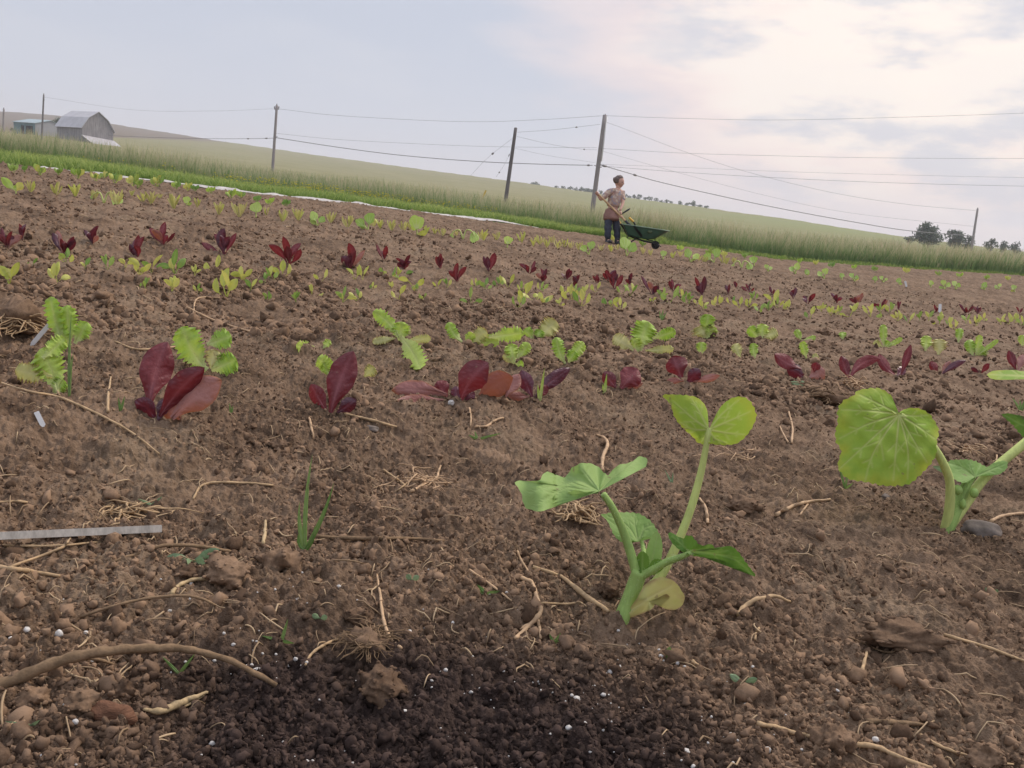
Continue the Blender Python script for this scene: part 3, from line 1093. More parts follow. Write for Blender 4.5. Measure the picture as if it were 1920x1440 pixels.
def lettuce(nm, base, leaves, label, cat, group, prof, opts, mats):
    p0 = hit(base[0], base[1], HT)
    d0 = depth(p0)
    t = thing(nm, p0, label, cat, group)
    for lf in leaves:
        b, tp, w, mk_ = lf[:4]
        bend = lf[4] if len(lf) > 4 else 0.0
        _seed[0] += 1
        r = np.random.default_rng(_seed[0])
        m = d0 / F
        dd = r.uniform(-0.5, 0.5) * abs(tp[0] - b[0] + 12) * m + (0.2 * (b[1] - tp[1]) * m if b[1] > tp[1] else 0)
        d1 = min(d0 + dd, gd(*tp) * 0.985)
        db = min(d0, gd(*b) - 0.002) if b[1] > base[1] + 2 else d0 + r.uniform(-4, 4) * m
        V, Fq, A = pxleaf(b, tp, w, db, d1, prof, bend, seed=_seed[0], face=r.uniform(-25, 25), **opts)
        o = mk('leaf', V, Fq, mats[mk_], t, attrs=A)
        if mk_ == 'p' and len(leaves) > 1:
            o['label'] = 'paler, wilting leaf'
    return t


RM = {'r': M_RED, 'd': M_REDD, 'p': M_REDP}
RED1 = [
    ((305, 786), [((280, 760), (314, 641), 64, 'r', -6), ((300, 782), (384, 689), 50, 'r', -8), ((322, 785), (416, 712), 62, 'p', -6), ((338, 786), (312, 756), 40, 'p'), ((292, 788), (252, 752), 36, 'd', 6), ((296, 788), (312, 746), 26, 'd')],
     'red lettuce with four upright leaves and a dull pink one folded outward'),
    ((622, 774), [((620, 774), (663, 658), 52, 'r', -4), ((612, 770), (583, 720), 31, 'r'), ((632, 774), (668, 748), 28, 'd')], 'red lettuce with one tall pale-ribbed leaf leaning towards the squash'),
    ((835, 748), [((838, 740), (734, 732), 36, 'p', 5), ((832, 750), (742, 752), 24, 'p'), ((838, 744), (820, 714), 32, 'r')], 'lettuce whose long dull pink leaves lie flat on the soil'),
    ((868, 750), [((864, 750), (916, 680), 56, 'r', -8), ((860, 748), (853, 724), 22, 'd'), ((872, 750), (890, 735), 18, 'd')], 'red lettuce with one big arching wine-red leaf beside the flattened pink one'),
    ((925, 746), [((898, 748), (962, 708), 52, 'p', -6), ((948, 744), (974, 701), 26, 'p')], 'tan-pink wilted lettuce between two dark red ones'),
    ((1000, 744), [((998, 744), (977, 694), 28, 'd'), ((1004, 744), (1070, 690), 27, 'd', -4), ((992, 744), (952, 742), 18, 'p'), ((1008, 745), (1026, 722), 20, 'r')], 'dark purple lettuce with two leaves spread wide like a V and a grass stalk'),
    ((1162, 728), [((1156, 728), (1132, 697), 26, 'r'), ((1164, 728), (1196, 691), 44, 'r'), ((1162, 730), (1206, 718), 16, 'p')], 'small red lettuce with a squarish leaf, below the pale frilly lettuce'),
    ((1290, 718), [((1278, 708), (1262, 667), 42, 'r'), ((1288, 718), (1312, 692), 28, 'd'), ((1300, 716), (1350, 704), 15, 'p'), ((1282, 714), (1250, 713), 12, 'p')], 'red lettuce with a fan-shaped leaf, just above the folded squash leaf'),
    ((1512, 710), [((1502, 692), (1452, 663), 27, 'r', -3), ((1510, 708), (1475, 686), 26, 'd'), ((1518, 708), (1546, 692), 34, 'p'), ((1527, 698), (1532, 679), 18, 'r')], 'red lettuce with a pale purple leaf sinking into dried straw'),
    ((1592, 712), [((1592, 710), (1577, 667), 20, 'r'), ((1593, 712), (1652, 673), 21, 'r', -13)], 'red lettuce with one upright leaf and one long arched leaf'),
    ((1682, 704), [((1678, 702), (1648, 663), 20, 'r', -5), ((1690, 702), (1708, 646), 16, 'r'), ((1682, 704), (1697, 688), 17, 'd')], 'slim red lettuce of two tall leaves parting like rabbit ears'),
    ((1762, 704), [((1758, 702), (1745, 677), 16, 'r'), ((1764, 704), (1812, 676), 13, 'd', -4), ((1765, 703), (1783, 677), 15, 'p')], 'red lettuce with a silvery shrivelled leaf in its middle'),
    ((1838, 699), [((1837, 699), (1820, 689), 9, 'd'), ((1840, 699), (1855, 681), 11, 'r')], 'smallest red lettuce of the near red row'),
    ((1905, 694), [((1905, 694), (1891, 657), 17, 'r'), ((1909, 694), (1919, 664), 18, 'p')], 'red lettuce behind the edge-on squash leaf'),
]
for base, lv, lab in RED1:
    lettuce('red_lettuce', base, lv, lab, 'red lettuce', 'red lettuces in the near row', prof_spoon, dict(nl=22, nw=9, cup=0.35, ruff=0.10, rf=2.2, jag=0.03), RM)

LM = {'g': M_LIME, 'y': M_LIMEP}
FRI = [
    ((98, 736), [((108, 738), (74, 655), 56, 'g', 6), ((98, 706), (28, 694), 36, 'y'), ((80, 672), (122, 634), 34, 'g'), ((100, 737), (120, 712), 30, 'g')], 'big frilly lime lettuce below the white plastic tag'),
    ((134, 652), [((120, 644), (95, 556), 32, 'g', -4), ((130, 648), (126, 572), 34, 'g'), ((140, 644), (164, 604), 32, 'g'), ((130, 650), (110, 610), 26, 'g')], 'tall frilly lime lettuce beside the heap of rotted straw'),
    ((388, 704), [((388, 694), (342, 612), 54, 'g', -6), ((388, 646), (434, 630), 36, 'g'), ((396, 694), (444, 674), 42, 'g'), ((382, 703), (353, 694), 26, 'g'), ((396, 690), (402, 655), 28, 'y')], 'frilly lime lettuce standing behind the largest red lettuce'),
    ((602, 654), [((592, 652), (555, 648), 20, 'g'), ((606, 654), (618, 637), 14, 'g')], 'tiny flat-leaved lime lettuce, alone above the second red lettuce'),
    ((624, 712), [((624, 710), (596, 670), 28, 'g', 4), ((620, 706), (606, 680), 18, 'g')], 'frilly lime lettuce half hidden by the tall pale-ribbed red leaf'),
    ((692, 708), [((683, 706), (702, 688), 24, 'y')], 'pale scrap of frilly lettuce to the right of the tall red leaf'),
    ((748, 642), [((748, 634), (699, 584), 24, 'g', 6), ((750, 642), (753, 603), 32, 'g'), ((750, 630), (788, 692), 38, 'g', -4), ((742, 634), (697, 641), 15, 'y'), ((764, 638), (808, 634), 16, 'y')], 'sprawling lime lettuce with one long leaf trailing forward and yellowed side leaves'),
    ((875, 645), [((868, 642), (841, 604), 20, 'g', -4), ((880, 645), (912, 618), 26, 'y'), ((888, 643), (936, 642), 32, 'g'), ((916, 632), (982, 624), 26, 'g'), ((872, 643), (888, 625), 18, 'g')], 'wide lime lettuce whose leaves spread sideways along the row'),
    ((1005, 635), [((1000, 635), (983, 617), 22, 'g'), ((1010, 635), (1042, 600), 36, 'y'), ((1006, 636), (1014, 618), 22, 'g')], 'lime lettuce with one broad pale yellow leaf leaning right'),
    ((968, 685), [((964, 682), (957, 644), 26, 'g'), ((970, 672), (992, 643), 20, 'g'), ((964, 682), (944, 664), 16, 'y'), ((966, 683), (982, 684), 16, 'g')], 'small lime lettuce just above the wilted tan-pink one'),
    ((1062, 682), [((1060, 682), (1043, 632), 22, 'g', -3), ((1066, 677), (1094, 641), 22, 'g'), ((1066, 680), (1078, 658), 22, 'g')], 'lime lettuce with two frilly arms forming a V'),
    ((1195, 662), [((1200, 658), (1216, 603), 42, 'g', -3), ((1190, 657), (1150, 630), 28, 'y'), ((1195, 662), (1188, 634), 26, 'g'), ((1224, 634), (1267, 621), 22, 'g'), ((1210, 657), (1264, 654), 16, 'y')], 'full lime lettuce with a cream leaf left and a browned leaf lying right'),
    ((1322, 634), [((1322, 624), (1329, 589), 28, 'g'), ((1322, 634), (1314, 610), 40, 'y'), ((1324, 634), (1340, 612), 24, 'g')], 'upright lime lettuce with a pale skirt, above the fan-shaped red leaf'),
    ((1315, 665), [((1315, 665), (1315, 641), 20, 'g')], 'single short lime lettuce leaf below the upright pale-skirted lettuce'),
    ((1428, 634), [((1424, 634), (1403, 614), 22, 'g'), ((1428, 634), (1431, 607), 22, 'g'), ((1432, 634), (1458, 621), 20, 'y')], 'low lime lettuce with three leaves, far up the frilly row'),
    ((1383, 670), [((1388, 670), (1377, 644), 20, 'y')], 'yellowish lime lettuce leaf leaning left, one of a close pair'),
    ((1415, 674), [((1415, 674), (1412, 643), 16, 'g')], 'narrow upright lime lettuce leaf, right one of a close pair'),
    ((1505, 638), [((1503, 638), (1492, 618), 13, 'g'), ((1506, 638), (1530, 632), 10, 'g')], 'tiny lime lettuce with a trailing leaf beside a flat clod'),
    ((1514, 674), [((1512, 672), (1504, 640), 16, 'g'), ((1520, 674), (1535, 668), 16, 'y')], 'lime lettuce with a whitish leaf, behind the sunken purple lettuce'),
    ((1580, 636), [((1580, 636), (1580, 622), 14, 'g')], 'dot-sized green lettuce seedling on bare soil'),
    ((1658, 652), [((1657, 650), (1656, 608), 15, 'g'), ((1655, 652), (1638, 641), 16, 'y'), ((1660, 652), (1668, 640), 15, 'g'), ((1664, 650), (1692, 634), 10, 'g')], 'loose lime lettuce with one tall narrow leaf, behind the rabbit-eared red lettuce'),
    ((1735, 658), [((1735, 658), (1738, 629), 22, 'g')], 'green frilly leaf standing left of a yellower one'),
    ((1760, 665), [((1760, 665), (1762, 635), 28, 'y')], 'yellow-green lettuce leaf spread like a fan under a straw'),
    ((1797, 642), [((1797, 642), (1800, 615), 15, 'g')], 'lone lime lettuce leaf on a thin pale stalk'),
    ((1828, 668), [((1824, 667), (1816, 637), 20, 'g'), ((1830, 668), (1842, 648), 28, 'g'), ((1830, 664), (1838, 628), 14, 'g'), ((1836, 664), (1872, 637), 9, 'g')], 'ragged lime lettuce above the smallest red lettuce'),
    ((1917, 650), [((1917, 650), (1917, 628), 16, 'g')], 'lime lettuce leaf cut off by the edge of the picture'),
]
for base, lv, lab in FRI:
    lettuce('frilly_lettuce', base, lv, lab, 'frilly lettuce', 'frilly lime lettuces', prof_frill, dict(nl=40, nw=11, cup=0.2, ruff=0.34, rf=5.0, jag=0.36), LM)

# ------------------------------------------------------------------ far red row: base u, v, height, width
RED2 = [(14, 465, 47, 52), (42, 450, 33, 26), (118, 475, 50, 80), (173, 456, 40, 48), (258, 483, 46, 42), (307, 458, 46, 78), (420, 476, 52, 74), (542, 494, 60, 66), (657, 504, 52, 48), (720, 488, 33, 30), (759, 504, 33, 42), (826, 504, 32, 15),
        (857, 528, 38, 32), (917, 509, 38, 20), (992, 513, 32, 34), (1017, 527, 26, 24), (1062, 524, 25, 26), (1081, 538, 25, 18), (1119, 531, 18, 14), (1140, 526, 26, 32), (1151, 541, 38, 28), (1181, 534, 24, 20), (1223, 551, 37, 36),
        (1262, 544, 24, 28), (1316, 554, 39, 32), (1365, 551, 20, 14), (1379, 540, 14, 8), (1406, 546, 18, 28), (1449, 553, 18, 12), (1487, 559, 22, 20), (1514, 569, 26, 36), (1569, 567, 24, 28), (1606, 571, 29, 32), (1652, 578, 22, 36), (1686, 581, 18, 10),
        (1755, 586, 16, 8), (1810, 588, 24, 36), (1834, 588, 18, 22), (1911, 588, 14, 12)]


def place_word(i, n):
    if i < 20:
        return ORD[i] + ' from the left'
    return ORD[n - 1 - i] + ' from the right'


for i, (u, v, h, w) in enumerate(RED2):
    p0 = hit(u, v, HT)
    d0 = depth(p0)
    m = d0 / F
    r = np.random.default_rng(900 + i)
    n = 5 if w > 40 else 4 if w > 22 else 3 if w > 12 else 2
    size = 'tall' if h > 42 else 'mid-sized' if h > 26 else 'short'
    lean = 'spreading' if w > h * 1.25 else 'upright' if w < h * 0.75 else 'open'
    t = thing('red_lettuce', p0, f'{size} {lean} dark red lettuce, {place_word(i, len(RED2))} in the far red row', 'red lettuce', 'red lettuces in the far row')
    n = n + int(r.integers(0, 2))
    xs = np.linspace(-0.5, 0.5, n) * w + r.uniform(-.24, .24, n) * w
    xs = xs * .82
    r.shuffle(xs)
    for k, x in enumerate(xs):
        q = abs(x) / (w * 0.5 + 1e-6)
        hh = h * (1.0 if k == 0 else r.uniform(0.4, 0.98)) * (1 - 0.25 * q * (w > h))
        lw = max(h * r.uniform(0.20, 0.36), 4.5)
        V, Fq, A = pxleaf((u + x * 0.08, v + 1), (u + x, v - hh * .94), lw, d0 + r.uniform(-3, 3) * m, d0 + r.uniform(-0.35, 0.35) * h * m, prof_stalked, bend=np.sign(x) * -r.uniform(-2, 7) * h / 45,
                          face=r.uniform(-50, 50), nl=15, nw=5, cup=0.4, seed=i * 9 + k, ruff=0.14, rf=2, curl=-r.uniform(0, .35) * h * m)
        mk('leaf', V, Fq, r.choice([M_RED, M_RED, M_REDD, M_REDD, M_REDP], p=[.2, .17, .25, .25, .13]), t, attrs=A)

# ------------------------------------------------------------------ chard seedlings: base u, v, height
CHARD = [(17, 532, 46), (60, 500, 14), (108, 530, 34), (122, 492, 24), (160, 506, 20), (200, 506, 26), (235, 501, 22), (262, 516, 34), (285, 513, 30), (328, 513, 40), (365, 516, 18), (273, 542, 20), (322, 547, 27), (372, 549, 16), (400, 512, 30),
         (425, 556, 46), (455, 527, 32), (497, 531, 18), (512, 526, 24), (530, 520, 28), (500, 564, 16), (470, 546, 20), (555, 566, 18), (585, 553, 18), (602, 527, 20), (643, 566, 26), (663, 524, 24), (680, 524, 22), (724, 519, 24), (745, 521, 18),
         (758, 520, 24), (773, 534, 30), (668, 563, 20), (700, 542, 12), (748, 560, 22), (735, 541, 12), (779, 547, 14), (795, 565, 14), (820, 541, 15), (838, 539, 16), (884, 569, 28), (889, 537, 14), (910, 541, 18), (934, 537, 18), (953, 539, 22),
         (972, 576, 20), (980, 547, 18), (985, 564, 32), (1005, 562, 36), (1017, 546, 16), (1019, 572, 16), (1050, 573, 14), (1058, 552, 16), (1073, 562, 26), (1090, 574, 28), (1083, 550, 16), (1098, 552, 16), (1118, 547, 16), (1145, 574, 26), (1163, 580, 20),
         (1166, 552, 18), (1182, 554, 20), (1225, 566, 12), (1240, 557, 16), (1255, 567, 27), (1276, 562, 18), (1292, 570, 20), (1305, 572, 16), (1319, 580, 18), (1346, 574, 18), (1371, 571, 14), (1386, 577, 18), (1405, 576, 16), (1413, 562, 14), (1425, 587, 18),
         (1441, 582, 16), (1458, 577, 18), (1474, 582, 18), (1448, 573, 26), (1519, 597, 20), (1540, 583, 14), (1556, 592, 16), (1571, 590, 16), (1593, 593, 22), (1602, 586, 14), (1632, 594, 22), (1651, 587, 16), (1668, 587, 18), (1682, 602, 18), (1703, 607, 18),
         (1725, 602, 16), (1741, 601, 16), (1761, 607, 20), (1781, 612, 16), (1790, 617, 16), (1811, 607, 16), (1831, 610, 18), (1846, 602, 14), (1876, 609, 18), (1891, 607, 18), (1904, 605, 16), (1914, 610, 16)]
CHARD.sort()
_used = {}


def unique(label, alts):
    """the first wording not used yet"""
    for a in [label] + list(alts):
        if a not in _used:
            _used[a] = 1
            return a
    raise RuntimeError(label)


for i, (u, v, h) in enumerate(CHARD):
    p0 = hit(u, v, HT)
    d0 = depth(p0)
    m = d0 / F
    r = np.random.default_rng(3000 + i)
    n = int(r.integers(2, 5)) if h < 34 else 4
    h = h * 1.18
    yel = r.random() < 0.62
    # nearest landmark in the far red row
    j = min(range(len(RED2)), key=lambda q: abs(RED2[q][0] - u))
    side = 'in front of' if abs(RED2[j][0] - u) < 10 else 'right of' if u > RED2[j][0] else 'left of'
    rowmid = np.interp(u, [0, 500, 1000, 1500, 1920], [516, 541, 556, 578, 604])
    rw = 'near' if v > rowmid else 'back'
    tone = 'yellow' if yel else 'green'
    nn = {2: 'two', 3: 'three', 4: 'four'}[n]
    ref = place_word(j, len(RED2)).split(' ', 1)
    ref = f'the {ref[0]} far red lettuce {ref[1]}'
    l1 = f'{tone} {nn}-leaved {rw}-line chard {side} {ref}'
    hh_ = 'taller' if h > 20 else 'smaller'
    alts = [f'{w_} {l1}' for w_ in (hh_, 'pale' if yel else 'dull', 'slender', 'outer')]
    t = thing('chard_seedling', p0, unique(l1, alts), 'chard seedling', 'chard seedlings')
    for k in range(n):
        x = (k - (n - 1) / 2) / max(n - 1, 1) * h * r.uniform(0.6, 1.2) + r.uniform(-2, 2)
        ht = h * (1.0 if k == n // 2 else r.uniform(0.5, 0.95))
        mt = (M_CHY if r.random() < (0.85 if yel else 0.2) else M_CHG)
        lay = r.random() < 0.15
        tip = (u + x * (1.5 if lay else 1), v - ht * (0.35 if lay else 1))
        V, Fq, A = pxleaf((u + x * .05, v + 1), tip, max(h * r.uniform(0.23, 0.37), 4.6), d0, d0 + r.uniform(-.3, .3) * h * m, prof_chard, bend=r.uniform(-0.2, 0.2) * h, face=r.uniform(-45, 45),
                          nl=13, nw=5, cup=0.3, seed=5000 + i * 7 + k, curl=r.uniform(-.1, .1) * h * m)
        mk('leaf', V, Fq, mt, t, attrs=A)

# ------------------------------------------------------------------ young squash across the field: base u, v, height, kind
SQ2 = [(30, 364, 30, 'v'), (195, 381, 26, 'a'), (350, 386, 18, 'r'), (480, 407, 30, 'r'), (595, 423, 26, 'w'), (690, 431, 32, 'w'), (782, 440, 36, 'r'), (868, 448, 22, 'a'), (951, 464, 22, 'r'), (1104, 477, 26, 'w'), (1175, 479, 34, 'w'), (1243, 485, 16, 'r'),
       (1295, 491, 24, 'w'), (1338, 492, 26, 'w'), (1390, 502, 16, 'a'), (1414, 499, 20, 'r'), (1440, 509, 14, 'w'), (1491, 513, 20, 'w'), (1512, 517, 12, 'r'), (1545, 522, 20, 'w'), (1578, 524, 12, 'r'), (1602, 527, 16, 'w'), (1641, 530, 13, 'r'), (1656, 529, 12, 'w'),
       (1685, 534, 13, 'r'), (1745, 538, 12, 'r'), (1770, 542, 18, 'w'), (1792, 542, 16, 'w'), (1846, 543, 14, 'r'), (1872, 543, 12, 'w'), (1902, 547, 14, 'r')]
KW = {'v': 'yellow-green V-folded squash seedling', 'a': 'limp squash seedling with arching drooped stalks', 'r': 'round-leaved pale green squash seedling', 'w': 'two-leaved pale green squash seedling'}


def round_leaf(cu, cv, rad, d, seed, mat, t, org, tilt=0.0, sq=1.0):
    r = np.random.default_rng(seed)
    a = np.linspace(0, 2 * np.pi, 26, endpoint=False)
    oa = math.atan2(org[1] - cv, org[0] - cu)
    rr = rad * (1 + 0.10 * np.sin(3 * a + r.uniform(0, 6)) + 0.05 * np.sin(5 * a + r.uniform(0, 6)))
    rr = rr * (1 - 0.30 * np.exp(-(((a - oa + np.pi) % (2 * np.pi) - np.pi) / 0.28) ** 2))
    poly = np.stack([cu + rr * np.cos(a), cv + sq * rr * np.sin(a)], -1)
    m = d / F
    o2 = (cu + 0.55 * (org[0] - cu), cv + 0.55 * (org[1] - cv))
    ve = [[o2, (cu + 0.9 * rad * math.cos(oa + np.pi + q), cv + sq * 0.9 * rad * math.sin(oa + np.pi + q))] for q in (-0.9, 0, 0.9)]
    V, Fq, A = fan(poly, o2, lambda u_, v_, tt, an: d + ((v_ - cv) * -0.5 + (u_ - cu) * tilt) * m + 0.25 * rad * m * tt ** 2 * np.sin(3 * an + seed), 44, 8, 0.4, 16, ve, max(rad * .06, .6), seed, False)
    mk('leaf', V, Fq, mat, t, attrs=A)


for i, (u, v, h, kd) in enumerate(SQ2):
    p0 = hit(u, v, HT)
    d = depth(p0)
    m = d / F
    r = np.random.default_rng(7000 + i)
    t = thing('squash_seedling', p0, f'{KW[kd]}, {place_word(i, len(SQ2))} in the far squash row', 'squash seedling', 'young squash plants in the far row')
    st = MB()
    if kd == 'v':
        st.add(*pxtube([(u, v + 1), (u, v - h * .35)], d, 1.3, 5, 6)).build('stem', M_STEM, t)
        for tp, w_, mt in (((u - 28, v - h * 1.05), 15, M_LIME), ((u + 12, v - h * .72), 17, M_CHY), ((u + 1, v - h * .6), 12, M_LIME)):
            V, Fq, A = pxleaf((u, v - h * .2), tp, w_, d, d, prof_spoon, seed=i + int(tp[0]), nl=12, nw=6)
            mk('leaf', V, Fq, mt, t, attrs=A)
    elif kd == 'a':
        for sg in (-1, 1):
            e = (u + sg * h * 0.95, v - h * 0.15)
            MB().add(*pxtube([(u, v + 1), (u + sg * h * .3, v - h * .75), (u + sg * h * .8, v - h * .6), e], d, [1.6, 1.3, 1.0], 14, 6)).build('leaf_stalk', M_STEM, t)
            if sg < 0:
                V, Fq, A = pxleaf((e[0] + 1, e[1] - h * .4), (e[0] - 2, e[1] + h * .25), h * .42, d, d - .01, prof_spoon, seed=i, nl=12, nw=6)
                mk('leaf', V, Fq, M_CUC, t, attrs=A)
            else:
                round_leaf(e[0], e[1] + h * .05, h * .40, d - .008, i + 5, M_CUC, t, (e[0], e[1] - h))
    else:
        k = 1 if kd == 'r' else 2
        rad = h * (0.38 if k == 1 else 0.30)
        cs = [(u + r.uniform(-.1, .1) * h, v - h + rad)] if k == 1 else [(u - r.uniform(.05, .35) * h, v - h + rad), (u + r.uniform(.25, .5) * h, v - h * .45)]
        if k == 2 and r.random() < .5:
            cs = [(2 * u - a_, b_) for a_, b_ in cs]
        for q, c in enumerate(cs):
            MB().add(*pxtube([(u, v + 1), ((u + c[0]) / 2, (v + c[1]) / 2), (c[0], c[1] + rad * .3)], [d, d, d + .004], [1.5, 1.2, .9], 10, 6)).build('leaf_stalk', M_STEM, t)
            round_leaf(c[0], c[1], rad * (1 if q == 0 else .85), d - .004 - .012 * q, i * 3 + q, M_CUC if r.random() < .65 else M_LIME, t, (u, v), r.uniform(-.5, .5), r.uniform(.8, 1.1))
        if r.random() < .6:
            V, Fq, A = pxleaf((u, v - 1), (u + r.choice([-1, 1]) * h * .55, v - h * r.uniform(.1, .5)), h * .3, d, d - .01, prof_spoon, seed=i + 60, nl=9, nw=5)
            mk('leaf', V, Fq, M_CHY if r.random() < .4 else M_CUC, t, attrs=A)

# ------------------------------------------------------------------ straw-coloured feathery seedlings between the squash
BRAS = [(57, 360, 20), (105, 365, 22), (142, 370, 24), (178, 372, 16), (220, 383, 26), (247, 369, 12), (268, 378, 18), (284, 383, 22), (300, 372, 10), (326, 391, 26), (370, 388, 16), (410, 401, 22), (449, 406, 24), (500, 403, 14), (530, 415, 20), (560, 413, 20), (620, 417, 18), (652, 426, 22), (700, 424, 14), (713, 428, 16), (735, 431, 18),
        (757, 432, 16), (770, 431, 12), (800, 436, 12), (815, 439, 12), (830, 441, 14), (855, 442, 12), (907, 450, 18), (930, 450, 14), (978, 455, 20), (1000, 461, 14), (1012, 458, 16), (1025, 463, 14), (1035, 455, 12), (1046, 465, 14), (1058, 463, 14), (1070, 466, 12), (1085, 468, 14), (1128, 470, 12), (1145, 472, 12), (1158, 468, 10), (1205, 476, 12),
        (1220, 478, 10), (1262, 484, 12), (1275, 480, 10), (1310, 488, 12), (1322, 492, 12), (1355, 493, 14), (1362, 496, 12), (1376, 492, 10)]
BEAN = [(24, 324, 16), (46, 322, 10), (75, 328, 18), (110, 328, 12), (146, 334, 20), (180, 338, 14), (196, 335, 14), (215, 343, 20), (250, 348, 20), (259, 352, 16), (294, 350, 20), (330, 354, 14), (352, 357, 14), (366, 358, 12), (395, 362, 12), (434, 371, 16), (452, 372, 14), (482, 378, 12), (506, 384, 12), (536, 386, 12), (1150, 452, 12), (1205, 462, 10),
        (1275, 470, 10), (1330, 478, 12), (1358, 481, 10), (1396, 484, 10), (1500, 494, 9), (1465, 488, 9), (1530, 497, 9), (1560, 501, 10), (1602, 505, 9), (1640, 508, 9), (1700, 512, 10), (1760, 517, 9), (1800, 520, 9), (1850, 524, 9), (1890, 526, 9)]


def small_plant(nm, i, u, v, h, label, cat, group, mats, prof, n, wf, spread):
    p0 = hit(u, v, HT)
    if p0 is None:
        return
    d = depth(p0)
    m = d / F
    h0, h = h, h * 1.2
    r = np.random.default_rng(8000 + i)
    t = thing(nm, p0, label, cat, group)
    if h0 >= 14:
        for k in range(n):
            x = ((k + .5) / n - .5) * spread * h + r.uniform(-.1, .1) * h
            V, Fq, A = pxleaf((u + x * .12, v + 1), (u + x, v - h * r.uniform(.6, 1.0)), max(wf * h * r.uniform(.8, 1.2), 2.2), d, d + r.uniform(-.3, .3) * h * m, prof, bend=r.uniform(-2, 2), face=r.uniform(-40, 40), nl=11, nw=5, seed=i * 11 + k, ruff=.25, rf=3, jag=.15)
            mk('leaf', V, Fq, mats[int(r.integers(len(mats)))], t, attrs=A)
    else:
        b = MB()
        for k in range(n):
            x = ((k + .5) / n - .5) * spread * h + r.uniform(-.1, .1) * h
            V, Fq, A = pxleaf((u + x * .12, v + 1), (u + x, v - h * r.uniform(.6, 1.0)), max(wf * h * r.uniform(.8, 1.2), 2.2), d, d + r.uniform(-.3, .3) * h * m, prof, bend=r.uniform(-1, 1), face=r.uniform(-40, 40), nl=8, nw=4, seed=i * 11 + k)
            b.add(V, Fq, **A)
        b.build('foliage', mats[i % len(mats)], t)


for i, (u, v, h) in enumerate(BRAS):
    j = min(range(len(SQ2)), key=lambda q: abs(SQ2[q][0] - u))
    side = 'behind' if abs(SQ2[j][0] - u) < 9 else 'right of' if u > SQ2[j][0] else 'left of'
    lab = unique(f'feathery straw-yellow seedling {side} the {place_word(j, len(SQ2))} far squash', [f'{a} feathery straw-yellow seedling {side} the {place_word(j, len(SQ2))} far squash' for a in (('taller' if h > 15 else 'shorter'), 'second', 'third', 'fourth', 'fifth', 'sixth')])
    small_plant('brassica_seedling', i, u, v, h, lab, 'seedling', 'straw-yellow seedlings between the far squash', [M_BRY, M_BRY, M_BRY, M_CHY], prof_frill, 8 if h > 15 else 6, .13, 1.0)
for i, (u, v, h) in enumerate(BEAN):
    lab = f'drooping yellow-green bean plant, {place_word(i, len(BEAN)) if (i < 20 or len(BEAN) - 1 - i < 20) else "midway"} along the far field edge'
    small_plant('bean_seedling', 200 + i, u, v, h, lab, 'bean plant', 'bean plants along the far field edge', [M_CHY, M_CHG, M_LIME, M_CHG], prof_chard, 5, .42, 1.3)

# ------------------------------------------------------------------ weeds


def blades(u, v, tips, w, label, nm='grass_weed', mat=None, prof=prof_blade, cat='weed', bend=0.0):
    p0 = hit(u, v, HT)
    d = depth(p0)
    t = thing(nm, p0, label, cat, 'weeds in the bare soil')
    for k, tp in enumerate(tips):
        dt = min(d, gd(*tp) * .985) if tp[1] > v - 12 else d
        V, Fq, A = pxleaf((u, v + 2), tp, w, d, dt, prof, bend=bend if k % 2 else -bend, seed=int(u + k), nl=14, nw=5, cup=.5)
        mk('leaf', V, Fq, mat or M_WEED, t, attrs=A)


blades(572, 1030, [(586, 852), (626, 905), (562, 940), (590, 985), (560, 1000)], 12, 'tall grass weed of upright blades, left of the middle squash plant', bend=5)
blades(362, 1050, [(312, 1044), (412, 1030), (352, 1058), (385, 1056)], 20, 'flat grey-green weed with two paired leaves beside round clods', 'broadleaf_weed', M_WEEDB, prof_spoon)
blades(528, 1200, [(490, 1192), (540, 1160), (552, 1206)], 9, 'little grass sprout with three blades, right of the big curved root')
blades(336, 1262, [(303, 1230), (366, 1225)], 9, 'two-bladed grass sprout under the arch of the big curved root')
blades(912, 1112, [(858, 1100), (938, 1108), (895, 1096)], 11, 'ragged green weed beside a thin straw, left of the middle squash', mat=M_WEED)
blades(1393, 1280, [(1368, 1264), (1420, 1272)], 13, 'two-leaved seed sprout on the bare soil right of the middle squash', 'broadleaf_weed', M_WEEDB, prof_spoon)
blades(1250, 1238, [(1256, 1212), (1264, 1218)], 11, 'small bright green sprout below the withered seed leaf', 'broadleaf_weed', M_WEED, prof_spoon)
blades(1038, 1205, [(1030, 1188), (1064, 1195), (1052, 1186)], 8, 'tiny sprout beside the forked root')
blades(772, 1086, [(762, 1077), (786, 1080)], 11, 'round-leaved sprout among crumbs above the curved pale root', 'broadleaf_weed', M_WEEDB, prof_spoon)
blades(600, 1158, [(585, 1152), (614, 1156)], 11, 'grey-green sprout with two round leaves near the dark potting mix', 'broadleaf_weed', M_WEEDB, prof_spoon)
blades(130, 742, [(134, 585), (127, 640), (138, 660)], 8, 'thin tall grass stalk growing through the big frilly lettuce', bend=2)
blades(226, 770, [(222, 745), (234, 742)], 7, 'short grass tuft left of the largest red lettuce')
blades(433, 775, [(430, 755), (437, 760)], 6, 'short grass tuft right of the largest red lettuce')
blades(285, 945, [(258, 935), (305, 930)], 8, 'dull weed lying flat among straw, above the wooden stake', mat=M_WEEDB)
blades(895, 822, [(878, 815), (940, 812), (890, 808)], 7, 'low spreading grass weed below the arching red lettuce')
blades(1012, 752, [(1021, 690), (1008, 720)], 8, 'yellow-green grass stalk in front of the V-shaped purple lettuce', mat=M_LIME)
blades(1133, 738, [(1138, 700), (1130, 720)], 8, 'grass blades left of the squarish-leaved red lettuce', mat=M_LIME)
blades(1508, 722, [(1482, 716), (1502, 714)], 9, 'pale seedling in front of the sunken purple lettuce', 'broadleaf_weed', M_WEEDB, prof_spoon)
